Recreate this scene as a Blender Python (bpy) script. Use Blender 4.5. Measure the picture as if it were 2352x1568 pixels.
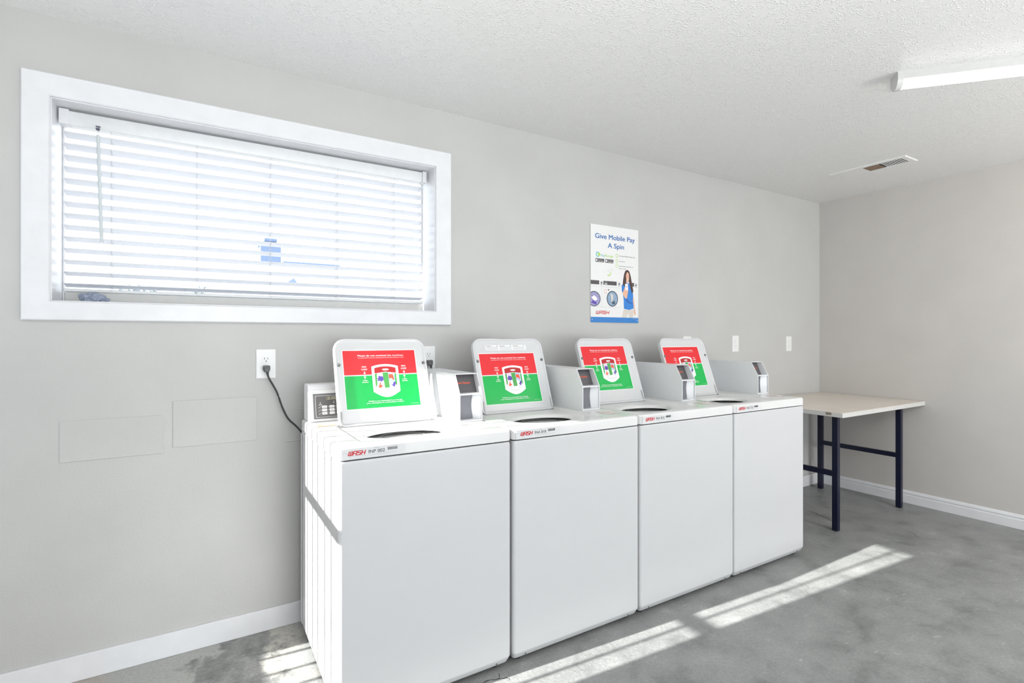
import bpy, bmesh, math, random
from mathutils import Vector, Matrix
from mathutils.geometry import tessellate_polygon
random.seed(7)
PI = math.pi
scene = bpy.context.scene
for o in list(bpy.data.objects):
    bpy.data.objects.remove(o)
COL = scene.collection

# ------------------------------------------------------------------ camera
CX, CY, CZ, YAW = -4.6621, -2.4819, 1.2729, 1.0248
FPX, HY = 1190.0, 773.2
cd = bpy.data.cameras.new('camera')
cd.sensor_fit = 'HORIZONTAL'; cd.sensor_width = 36.0
cd.lens = 36.0 * FPX / 2352.0
cd.shift_y = -(784.0 - HY) / 2352.0
cd.clip_start = 0.05; cd.clip_end = 200
cam = bpy.data.objects.new('camera', cd); COL.objects.link(cam)
cam.location = (CX, CY, CZ)
cam.rotation_euler = (PI / 2, 0, YAW - PI / 2)
scene.camera = cam

# ------------------------------------------------------------------ sky, sun, large lights, exposure
w = bpy.data.worlds.new('world'); scene.world = w
w.use_nodes = True
bg = w.node_tree.nodes['Background']
bg.inputs[0].default_value = (0.86, 0.93, 1.0, 1); bg.inputs[1].default_value = 3.0

def light(name, kind, loc, direction, energy, color=(1, 1, 1), **kw):
    d = bpy.data.lights.new(name, kind); d.energy = energy; d.color = color
    for k, v in kw.items(): setattr(d, k, v)
    o = bpy.data.objects.new(name, d); COL.objects.link(o)
    o.location = loc
    o.rotation_euler = Vector(direction).to_track_quat('-Z', 'Y').to_euler()
    return o
light('sun', 'SUN', (-20, 1, 9), (1, -0.064, -0.419), 17.5, (1.0, 0.985, 0.95), angle=math.radians(0.40))
# added area fill standing in for daylight from the unseen doorway
light('doorway_fill', 'AREA', (-3.2, -4.9, 1.25), (0.12, 1, 0.05), 20.0, (0.97, 0.985, 1.0), shape='RECTANGLE', size=3.4, size_y=2.2)
# added upward fill, brightens the ceiling the way a bounced flash would
light('ceiling_fill', 'AREA', (-4.5, -3.0, 1.2), (0.06, 0.06, 1), 76.0, (1.0, 0.99, 0.98), shape='DISK', size=0.7)
# second added upward fill, lifts the right end of the ceiling
light('ceiling_fill_right', 'AREA', (-1.2, -3.9, 0.9), (0.30, 0.35, 1), 46.0, (1.0, 0.985, 0.96), shape='DISK', size=0.9)
light('right_side_fill', 'AREA', (-1.3, -3.7, 2.36), (0.50, 0.25, -0.75), 36.0, (1.0, 0.985, 0.96), shape='RECTANGLE', size=1.2, size_y=0.25)  # added fill for the right wall and table, no fitting modelled here

scene.view_settings.view_transform = 'Standard'
scene.view_settings.look = 'None'
scene.view_settings.gamma = 1.0
scene.view_settings.use_curve_mapping = False
scene.view_settings.exposure = 0.05

# ------------------------------------------------------------------ materials
def s2l(c):
    return tuple(((v / 255.0) / 12.92 if v / 255.0 <= 0.04045 else ((v / 255.0 + 0.055) / 1.055) ** 2.4) for v in c)
class NT:
    def __init__(self, name):
        self.m = bpy.data.materials.new(name); self.m.use_nodes = True
        self.t = self.m.node_tree; self.b = self.t.nodes['Principled BSDF']
        self.out = self.t.nodes['Material Output']
    def n(self, kind, **kw):
        x = self.t.nodes.new(kind)
        for k, v in kw.items():
            if hasattr(x, k): setattr(x, k, v)
            else: x.inputs[k].default_value = v
        return x
    def l(self, a, b): self.t.links.new(a, b)
    def coord(self, scale=(1, 1, 1)):
        tc = self.n('ShaderNodeTexCoord'); mp = self.n('ShaderNodeMapping')
        mp.inputs['Scale'].default_value = scale
        self.l(tc.outputs['Object'], mp.inputs[0]); return mp.outputs[0]
    def noise(self, co, scale, detail=4, rough=0.55):
        x = self.n('ShaderNodeTexNoise'); x.inputs['Scale'].default_value = scale
        x.inputs['Detail'].default_value = detail; x.inputs['Roughness'].default_value = rough
        self.l(co, x.inputs['Vector']); return x.outputs['Fac']
    def ramp(self, fac, stops):
        x = self.n('ShaderNodeValToRGB'); e = x.color_ramp.elements
        while len(e) < len(stops): e.new(0.5)
        for el, (p, c) in zip(e, stops):
            el.position = p; el.color = (c[0], c[1], c[2], 1) if len(c) == 3 else c
        self.l(fac, x.inputs[0]); return x.outputs[0]
    def mix(self, fac, a, b):
        x = self.n('ShaderNodeMix'); x.data_type = 'RGBA'
        for s, v in ((x.inputs[0], fac), (x.inputs[6], a), (x.inputs[7], b)):
            if isinstance(v, (int, float)): s.default_value = v
            elif isinstance(v, tuple): s.default_value = (v[0], v[1], v[2], 1)
            else: self.l(v, s)
        return x.outputs[2]
    def math(self, op, a, b=0.0, c=None, clamp=False):
        x = self.n('ShaderNodeMath'); x.operation = op; x.use_clamp = clamp
        for i, v in enumerate((a, b, c)):
            if v is None: continue
            if isinstance(v, (int, float)): x.inputs[i].default_value = v
            else: self.l(v, x.inputs[i])
        return x.outputs[0]
    def bump(self, h, strength, dist):
        x = self.n('ShaderNodeBump'); x.inputs['Strength'].default_value = strength
        x.inputs['Distance'].default_value = dist
        self.l(h, x.inputs['Height']); self.l(x.outputs[0], self.b.inputs['Normal'])
def mat(name, col, rough=0.5, metal=0.0, spec=0.5, var=0.03, scale=30, bump=0.0, coat=0.0):
    k = NT(name); co = k.coord()
    nz = k.noise(co, scale)
    c0 = tuple(max(0, v * (1 - var)) for v in col); c1 = tuple(min(1, v * (1 + var)) for v in col)
    k.l(k.ramp(nz, [(0.3, c0), (0.7, c1)]), k.b.inputs['Base Color'])
    k.b.inputs['Roughness'].default_value = rough; k.b.inputs['Metallic'].default_value = metal
    k.b.inputs['Specular IOR Level'].default_value = spec
    if coat: k.b.inputs['Coat Weight'].default_value = coat; k.b.inputs['Coat Roughness'].default_value = 0.08
    if bump: k.bump(nz, bump, 0.002)
    return k.m
def wall_mat(name, col):
    k = NT(name); co = k.coord()
    a = k.noise(co, 3.0, 3); 
    c0 = tuple(v * 0.975 for v in col); c1 = tuple(v * 1.02 for v in col)
    k.l(k.ramp(a, [(0.35, c0), (0.65, c1)]), k.b.inputs['Base Color'])
    k.b.inputs['Roughness'].default_value = 0.42; k.b.inputs['Specular IOR Level'].default_value = 0.35
    h = k.math('ADD', k.noise(co, 120, 2), k.math('MULTIPLY', k.noise(co, 18, 3), 1.6))
    k.bump(h, 0.30, 0.0016)
    return k.m
def ceil_mat():
    k = NT('popcorn_ceiling'); co = k.coord()
    v = k.n('ShaderNodeTexVoronoi'); v.inputs['Scale'].default_value = 120; v.inputs['Randomness'].default_value = 1
    nz = k.noise(co, 60, 3)
    add = k.n('ShaderNodeVectorMath'); add.operation = 'ADD'
    sc = k.n('ShaderNodeVectorMath'); sc.operation = 'SCALE'; sc.inputs['Scale'].default_value = 0.02
    nz2 = k.n('ShaderNodeTexNoise'); nz2.inputs['Scale'].default_value = 40
    k.l(co, nz2.inputs['Vector']); k.l(nz2.outputs['Color'], sc.inputs[0]); k.l(co, add.inputs[0]); k.l(sc.outputs[0], add.inputs[1])
    k.l(add.outputs[0], v.inputs['Vector'])
    fleck = k.math('SUBTRACT', 1.0, k.math('MULTIPLY', v.outputs['Distance'], 2.1), clamp=True)
    mask = k.ramp(k.noise(co, 26, 3), [(0.36, (0, 0, 0)), (0.54, (1, 1, 1))])
    h = k.math('ADD', k.math('MULTIPLY', fleck, mask), k.math('MULTIPLY', nz, 0.12))
    k.l(k.mix(k.math('MULTIPLY', k.math('POWER', fleck, 1.2), mask), (0.74, 0.74, 0.735), (0.99, 0.99, 0.99)), k.b.inputs['Base Color'])  # lit look of the flecks put into the base colour
    k.b.inputs['Roughness'].default_value = 0.38
    k.bump(h, 0.7, 0.0038)
    return k.m
def floor_mat():
    k = NT('worn_painted_concrete'); co = k.coord()
    big = k.noise(co, 1.1, 5, 0.6); mid = k.noise(co, 5.5, 6, 0.62); fine = k.noise(co, 48, 4, 0.65)
    grey = k.ramp(mid, [(0.30, (0.165, 0.172, 0.168)), (0.48, (0.255, 0.262, 0.258)), (0.62, (0.29, 0.296, 0.291)), (0.74, (0.37, 0.372, 0.365))])
    lite = k.ramp(fine, [(0.30, (0.36, 0.35, 0.32)), (0.7, (0.50, 0.485, 0.44))])
    sep = k.n('ShaderNodeSeparateXYZ'); k.l(co, sep.inputs[0])
    # left of the machines: scuffed dark paint by the wall, bare concrete in front of it, a lighter painted strip further left
    wob = k.math('MULTIPLY', k.math('SUBTRACT', mid, 0.5), 0.55)
    ex = k.math('ADD', sep.outputs['X'], wob)
    left = k.ramp(k.math('MULTIPLY_ADD', ex, -22.0, -97.0), [(0.0, (0, 0, 0)), (1.0, (1, 1, 1))])      # 1 where x < -4.50
    far = k.ramp(k.math('MULTIPLY_ADD', k.math('ADD', ex, k.math('MULTIPLY', sep.outputs['Y'], -0.46)), -30.0, -137.3), [(0.0, (0, 0, 0)), (1.0, (1, 1, 1))])
    bare = k.ramp(k.math('MULTIPLY_ADD', k.math('ADD', ex, k.math('MULTIPLY', sep.outputs['Y'], -0.2)), -8.0, -33.6), [(0.0, (0, 0, 0)), (1.0, (1, 1, 1))])
    sp = k.noise(co, 9.0, 8, 0.72)
    mott = k.ramp(sp, [(0.34, (0.13, 0.133, 0.13)), (0.50, (0.20, 0.203, 0.197)), (0.64, (0.31, 0.31, 0.295))])
    c = k.mix(bare, grey, k.mix(k.ramp(sp, [(0.35, (0, 0, 0)), (0.5, (1, 1, 1))]), mott, lite))
    c = k.mix(left, c, mott)
    smooth = k.mix(k.ramp(k.math('MULTIPLY_ADD', ex, -14.0, -69.0), [(0.0, (0, 0, 0)), (1.0, (1, 1, 1))]), (0.36, 0.365, 0.345), (0.375, 0.335, 0.30))
    c = k.mix(k.math('MULTIPLY', far, 0.9), c, smooth)
    # scuffs
    sx = k.n('ShaderNodeMapping'); sx.inputs['Scale'].default_value = (5, 17, 1); sx.inputs['Rotation'].default_value = (0, 0, 0.6)
    k.l(co, sx.inputs[0])
    sc = k.ramp(k.noise(sx.outputs[0], 2.2, 7, 0.75), [(0.60, (0, 0, 0)), (0.68, (0.85, 0.85, 0.85))])
    c = k.mix(k.math('MULTIPLY', sc, 0.7), c, (0.46, 0.465, 0.46))
    dk = k.ramp(k.noise(co, 14, 5, 0.7), [(0.27, (0.8, 0.8, 0.8)), (0.34, (0, 0, 0))])
    c = k.mix(k.math('MULTIPLY', dk, 0.6), c, (0.085, 0.083, 0.08))
    grit = k.ramp(k.noise(co, 85, 5, 0.7), [(0.30, (0.80, 0.80, 0.80)), (0.50, (1, 1, 1)), (0.70, (1.15, 1.15, 1.15))])
    mg = k.n('ShaderNodeMix'); mg.data_type = 'RGBA'; mg.blend_type = 'MULTIPLY'; mg.inputs[0].default_value = 0.8
    k.l(c, mg.inputs[6]); k.l(grit, mg.inputs[7]); c = mg.outputs[2]
    k.l(c, k.b.inputs['Base Color'])
    rg = k.ramp(mid, [(0.3, (0.36, 0.36, 0.36)), (0.7, (0.55, 0.55, 0.55))]); k.l(rg, k.b.inputs['Roughness'])
    k.b.inputs['Specular IOR Level'].default_value = 0.35
    h = k.math('ADD', k.math('MULTIPLY', mid, 1.2), k.math('MULTIPLY', fine, 0.7))
    k.bump(h, 0.45, 0.008)
    return k.m
def glass_mat():
    k = NT('window_glass')
    tr = k.n('ShaderNodeBsdfTransparent'); gl = k.n('ShaderNodeBsdfGlossy'); gl.inputs['Roughness'].default_value = 0.02
    fr = k.n('ShaderNodeFresnel'); fr.inputs['IOR'].default_value = 1.45
    mx = k.n('ShaderNodeMixShader')
    k.l(k.math('MULTIPLY', fr.outputs[0], 0.5), mx.inputs[0]); k.l(tr.outputs[0], mx.inputs[1]); k.l(gl.outputs[0], mx.inputs[2])
    k.l(mx.outputs[0], k.out.inputs[0]); return k.m
def slat_mat():
    k = NT('blind_slat_vinyl'); co = k.coord()
    tl = k.n('ShaderNodeBsdfTranslucent'); tl.inputs[0].default_value = (0.88, 0.90, 0.95, 1)
    k.l(k.ramp(k.noise(co, 20), [(0.3, (0.86, 0.87, 0.89)), (0.7, (0.89, 0.90, 0.92))]), k.b.inputs['Base Color'])
    k.b.inputs['Roughness'].default_value = 0.4
    mx = k.n('ShaderNodeMixShader'); mx.inputs[0].default_value = 0.32
    k.l(k.b.outputs[0], mx.inputs[1]); k.l(tl.outputs[0], mx.inputs[2]); k.l(mx.outputs[0], k.out.inputs[0]); return k.m
def emit_mat(name, col, strength):
    k = NT(name); co = k.coord()
    k.l(k.ramp(k.noise(co, 8), [(0.3, tuple(v * 0.98 for v in col)), (0.7, col)]), k.b.inputs['Emission Color'])
    k.b.inputs['Emission Strength'].default_value = strength
    k.b.inputs['Base Color'].default_value = (0.9, 0.9, 0.9, 1)
    return k.m
M = {}
M['wall'] = wall_mat('grey_wall_paint', (0.505, 0.505, 0.492))
M['wallr'] = wall_mat('warm_grey_wall_paint', (0.545, 0.523, 0.498))
M['ceil'] = ceil_mat()
M['floor'] = floor_mat()
M['trim'] = mat('white_gloss_trim_paint', (0.725, 0.732, 0.75), 0.32, bump=0.1, scale=12)
M['vinyl'] = mat('window_frame_vinyl', (0.66, 0.65, 0.61), 0.4)
M['slat'] = slat_mat()
M['valance'] = mat('valance_vinyl', (0.68, 0.70, 0.71), 0.35)
M['cord'] = mat('blind_cord', (0.55, 0.57, 0.60), 0.7)
M['wand'] = mat('tilt_wand_plastic', (0.58, 0.63, 0.65), 0.25)
M['clip'] = mat('dark_metal_clip', (0.10, 0.10, 0.14), 0.35, 0.6)
M['glass'] = glass_mat()
M['cloth'] = mat('grey_rag', (0.27, 0.31, 0.40), 0.9, var=0.2, scale=60, bump=0.5)
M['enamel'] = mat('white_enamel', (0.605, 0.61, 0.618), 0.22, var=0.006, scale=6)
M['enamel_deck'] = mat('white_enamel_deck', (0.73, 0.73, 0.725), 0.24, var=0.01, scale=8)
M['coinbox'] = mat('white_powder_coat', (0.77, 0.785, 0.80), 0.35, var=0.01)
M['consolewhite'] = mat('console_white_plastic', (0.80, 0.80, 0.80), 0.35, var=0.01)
M['tub'] = mat('tub_porcelain', (0.62, 0.64, 0.63), 0.3)
M['tubshade'] = mat('tub_gap_shade', (0.015, 0.015, 0.018), 0.6)
M['agitator'] = mat('agitator_plastic', (0.62, 0.65, 0.63), 0.35)
M['steel'] = mat('bare_steel', (0.42, 0.42, 0.42), 0.35, 0.9, var=0.1)
M['screw'] = mat('screw_metal', (0.20, 0.20, 0.20), 0.4, 0.7, var=0.15)
M['darkpanel'] = mat('dark_grey_panel', (0.095, 0.09, 0.095), 0.30)
M['greypanel'] = mat('coin_slide_grey', (0.16, 0.165, 0.185), 0.35)
M['facegrey'] = mat('keypad_charcoal', (0.105, 0.10, 0.098), 0.35)
M['facegrey2'] = mat('keypad_border_grey', (0.15, 0.15, 0.15), 0.35)
M['lcd'] = mat('display_window', (0.20, 0.19, 0.15), 0.25)
M['lcdseg'] = mat('display_digits', (0.50, 0.49, 0.38), 0.35)
M['white'] = mat('printed_white', (0.86, 0.86, 0.86), 0.4, var=0.01)
M['sticker_white'] = mat('sticker_white', (0.80, 0.80, 0.80), 0.25, var=0.01)
M['label_silver'] = mat('label_silver', (0.68, 0.685, 0.69), 0.3, var=0.02)
M['red'] = mat('sticker_red', s2l((222, 38, 46)), 0.16, var=0.02)
M['darkred'] = mat('sticker_dark_red', s2l((178, 30, 36)), 0.2, var=0.02)
M['green'] = mat('sticker_green', s2l((0, 176, 78)), 0.16, var=0.02)
M['dgreen'] = mat('sticker_column_green', s2l((75, 160, 78)), 0.2, var=0.02)
M['purple'] = mat('sticker_purple', s2l((92, 70, 165)), 0.2)
M['orange'] = mat('sticker_orange_red', s2l((240, 92, 66)), 0.2)
M['paleblue'] = mat('sticker_pale_blue', s2l((176, 205, 232)), 0.2)
M['palepink'] = mat('sticker_pale_pink', s2l((226, 200, 228)), 0.2)
M['artgrey'] = mat('sticker_grey', (0.42, 0.43, 0.44), 0.25)
M['logored'] = mat('logo_red', s2l((196, 34, 44)), 0.3)
M['ink'] = mat('black_ink', (0.02, 0.02, 0.022), 0.4)
M['greyink'] = mat('grey_ink', (0.30, 0.31, 0.32), 0.4)
M['lightink'] = mat('light_grey_ink', (0.50, 0.51, 0.52), 0.4)
M['coinorange'] = mat('coin_orange', s2l((240, 96, 66)), 0.35)
M['pinkline'] = mat('notice_pink', s2l((225, 170, 160)), 0.4)
M['palenotice'] = mat('notice_paper', s2l((232, 222, 218)), 0.5)
M['peach'] = mat('faded_orange_sticker', s2l((250, 170, 135)), 0.5, var=0.12, scale=80)
M['plate'] = mat('outlet_plastic', (0.78, 0.78, 0.77), 0.3, var=0.01)
M['hole'] = mat('outlet_slots', (0.03, 0.03, 0.03), 0.6)
M['rubber'] = mat('black_cord_rubber', (0.035, 0.037, 0.037), 0.45)
M['rubbergrey'] = mat('grey_plug', (0.09, 0.095, 0.095), 0.4)
M['navy'] = mat('navy_enamel', (0.0022, 0.0045, 0.024), 0.28, var=0.15)
M['tabletop'] = mat('beige_laminate', (0.70, 0.635, 0.565), 0.38, var=0.05, scale=4)
M['tableedge'] = mat('table_edge_band', (0.62, 0.62, 0.60), 0.4)
M['tableunder'] = mat('particle_board', (0.26, 0.22, 0.17), 0.8, var=0.2, scale=120)
M['poster'] = mat('poster_board', (0.77, 0.77, 0.765), 0.35, var=0.01)
M['pblue'] = mat('poster_blue', s2l((38, 122, 196)), 0.3)
M['ptext'] = mat('poster_title_blue', s2l((42, 104, 170)), 0.3)
M['pshirt'] = mat('poster_shirt_blue', s2l((36, 124, 206)), 0.3)
M['pshirtd'] = mat('poster_shirt_fold', s2l((24, 88, 168)), 0.3)
M['pskin'] = mat('poster_skin', s2l((226, 176, 150)), 0.3)
M['phair'] = mat('poster_hair', s2l((66, 42, 40)), 0.3)
M['ppants'] = mat('poster_trousers', s2l((208, 202, 192)), 0.3)
M['pgreen'] = mat('poster_lime', s2l((172, 208, 92)), 0.3)
M['pteal'] = mat('poster_teal', s2l((96, 186, 196)), 0.3)
M['pdark'] = mat('poster_charcoal', s2l((74, 72, 74)), 0.3)
M['pline'] = mat('poster_line_grey', s2l((190, 192, 194)), 0.3)
M['pporth'] = mat('poster_washer_glass', s2l((140, 164, 190)), 0.3, var=0.35, scale=160)
M['pporth2'] = mat('poster_laundry_purple', s2l((150, 146, 190)), 0.3, var=0.4, scale=160)
M['prim'] = mat('poster_washer_ring', s2l((66, 82, 98)), 0.3)
M['fixture'] = mat('fixture_white_metal', (0.56, 0.56, 0.55), 0.35)
M['tubelight'] = emit_mat('lit_diffuser', (1.0, 0.985, 0.96), 2.6)
M['vent'] = mat('vent_white_metal', (0.74, 0.74, 0.73), 0.4)
M['ventdark'] = mat('vent_shadow_gap', (0.02, 0.02, 0.02), 0.8)
M['rust'] = mat('rusty_brown_damper', (0.22, 0.15, 0.10), 0.7, var=0.3)
M['chimney'] = mat('blue_grey_brick', (0.16, 0.22, 0.34), 0.8, var=0.1)
M['houseroof'] = mat('pale_roofing', (0.62, 0.63, 0.65), 0.7)
M['roofedge'] = mat('roof_edge_blue', (0.17, 0.23, 0.35), 0.7)
M['housewall'] = mat('pale_house_wall', (0.7, 0.7, 0.7), 0.7)
M['leaf'] = mat('far_foliage', (0.18, 0.24, 0.26), 0.8, var=0.3)
M['ground'] = mat('pale_gravel', (0.42, 0.41, 0.39), 0.9, var=0.1)
M['chip'] = mat('paint_chip', (0.75, 0.75, 0.73), 0.6)
M['crack'] = mat('crack_dark', (0.03, 0.03, 0.028), 0.9)
M['door'] = mat('door_dark_metal', (0.25, 0.26, 0.27), 0.4)

# ------------------------------------------------------------------ mesh helpers
class MB:
    """collects geometry with several materials, links it as ONE object"""
    def __init__(s): s.bm = bmesh.new(); s.mats = []
    def mi(s, m):
        if m not in s.mats: s.mats.append(m)
        return s.mats.index(m)
    def face(s, vs, m):
        try: f = s.bm.faces.new(vs)
        except ValueError: return None
        f.material_index = s.mi(m); return f
    def quadpts(s, pts, m):
        return s.face([s.bm.verts.new(p) for p in pts], m)
    def box(s, a, b, m, bev=0.0, seg=2):
        x0, y0, z0 = [min(a[i], b[i]) for i in range(3)]; x1, y1, z1 = [max(a[i], b[i]) for i in range(3)]
        v = [s.bm.verts.new(p) for p in [(x0,y0,z0),(x1,y0,z0),(x1,y1,z0),(x0,y1,z0),(x0,y0,z1),(x1,y0,z1),(x1,y1,z1),(x0,y1,z1)]]
        fs = [s.face([v[i] for i in q], m) for q in [(0,3,2,1),(4,5,6,7),(0,1,5,4),(1,2,6,5),(2,3,7,6),(3,0,4,7)]]
        if bev:
            es = set(e for f in fs for e in f.edges)
            r = bmesh.ops.bevel(s.bm, geom=list(es), offset=bev, segments=seg, affect='EDGES', profile=0.5)
            for f in r['faces']: f.material_index = s.mi(m)
        return s
    def prism(s, prof, lo, hi, axis, m, bev=0.0):
        """prof: 2D points in the other two axes (in xyz order) extruded along axis"""
        def P(p, t):
            q = list(p); q.insert(axis, t); return q
        n = len(prof)
        a = [s.bm.verts.new(P(p, lo)) for p in prof]; b = [s.bm.verts.new(P(p, hi)) for p in prof]
        fs = [s.face(a[::-1], m), s.face(b, m)] + [s.face([a[i], a[(i+1) % n], b[(i+1) % n], b[i]], m) for i in range(n)]
        bmesh.ops.recalc_face_normals(s.bm, faces=[f for f in fs if f])
        if bev:
            es = set(e for f in fs if f for e in f.edges)
            bmesh.ops.bevel(s.bm, geom=list(es), offset=bev, segments=2, affect='EDGES', profile=0.5)
        return s
    def loops(s, lps, m, cap0=True, cap1=True, mats=None):
        """skin a list of closed loops of equal length"""
        vs = [[s.bm.verts.new(p) for p in lp] for lp in lps]; n = len(lps[0])
        for k in range(len(vs) - 1):
            mm = mats[k] if mats else m
            for i in range(n):
                s.face([vs[k][i], vs[k][(i+1) % n], vs[k+1][(i+1) % n], vs[k+1][i]], mm)
        if cap0: s.face(vs[0][::-1], mats[0] if mats else m)
        if cap1: s.face(vs[-1], mats[-1] if mats else m)
        return s
    def tube(s, pts, r, m, n=10, flat=1.0):
        pts = [Vector(p) for p in pts]; lps = []
        for i, p in enumerate(pts):
            t = (pts[min(i+1, len(pts)-1)] - pts[max(i-1, 0)]).normalized()
            u = t.cross(Vector((0, 0, 1)) if abs(t.z) < 0.95 else Vector((0, 1, 0))).normalized(); v = t.cross(u)
            rr = r[i] if isinstance(r, (list, tuple)) else r
            lps.append([p + u * math.cos(2*PI*k/n) * rr + v * math.sin(2*PI*k/n) * rr * flat for k in range(n)])
        return s.loops(lps, m)
    def lathe(s, prof, c, m, n=32, axis=2, mats=None, cap=True):
        lps = []
        for r, z in prof:
            lp = []
            for k in range(n):
                a = 2*PI*k/n; q = [math.cos(a)*r, math.sin(a)*r]; q.insert(axis, z)
                lp.append((c[0]+q[0], c[1]+q[1], c[2]+q[2]))
            lps.append(lp)
        return s.loops(lps, m, cap, cap, mats)
    def build(s, name, parent=None, smooth=40, loc=None, recalc=True):
        if recalc: bmesh.ops.recalc_face_normals(s.bm, faces=s.bm.faces)
        me = bpy.data.meshes.new(name); s.bm.to_mesh(me); s.bm.free()
        for m in s.mats: me.materials.append(M[m])
        if smooth:
            for p in me.polygons: p.use_smooth = True
            me.set_sharp_from_angle(angle=math.radians(smooth))
        o = bpy.data.objects.new(name, me); COL.objects.link(o)
        if loc: o.location = loc
        if smooth and smooth <= 50:      # keep broad flat faces flat next to their rounded edges
            wm = o.modifiers.new('weighted', 'WEIGHTED_NORMAL'); wm.keep_sharp = True; wm.weight = 100
        if parent: o.parent = parent
        return o
def tag(o, label=None, cat=None, group=None, kind=None):
    for k, v in (('label', label), ('category', cat), ('group', group), ('kind', kind)):
        if v: o[k] = v
    return o
def thing(name, label, cat, loc=(0, 0, 0), group=None):
    o = bpy.data.objects.new(name, None); COL.objects.link(o); o.location = loc
    o.empty_display_size = 0.1
    return tag(o, label, cat, group)
def rr(x0, x1, y0, y1, rad, nc=6, ns=4):
    """rounded rectangle loop; rad = one radius or (lower left, lower right, upper right, upper left)"""
    if not isinstance(rad, (tuple, list)): rad = (rad,)*4
    pts = []; C4 = [(x0, y0, PI), (x1, y0, 1.5*PI), (x1, y1, 0), (x0, y1, 0.5*PI)]; sg = [(1, 1), (-1, 1), (-1, -1), (1, -1)]
    arcs = []
    for (cx, cy, a0), (sx, sy), r in zip(C4, sg, rad):
        ccx, ccy = cx + sx*r, cy + sy*r
        arcs.append([(ccx + r*math.cos(a0 + 0.5*PI*k/(nc-1)), ccy + r*math.sin(a0 + 0.5*PI*k/(nc-1))) for k in range(nc)])
    for i in range(4):
        pts += arcs[i]; a = arcs[i][-1]; b = arcs[(i+1) % 4][0]
        pts += [(a[0] + (b[0]-a[0])*k/(ns+1), a[1] + (b[1]-a[1])*k/(ns+1)) for k in range(1, ns+1)]
    return pts
def ell(cx, cy, rx, ry, nc=6, ns=4):
    """ellipse loop with the same number and order of points as rr()"""
    n = 4*(nc+ns); a0 = PI*1.25 - (nc-1)/2*2*PI/n
    return [(cx + rx*math.cos(a0 + 2*PI*k/n), cy + ry*math.sin(a0 + 2*PI*k/n)) for k in range(n)]

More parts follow.
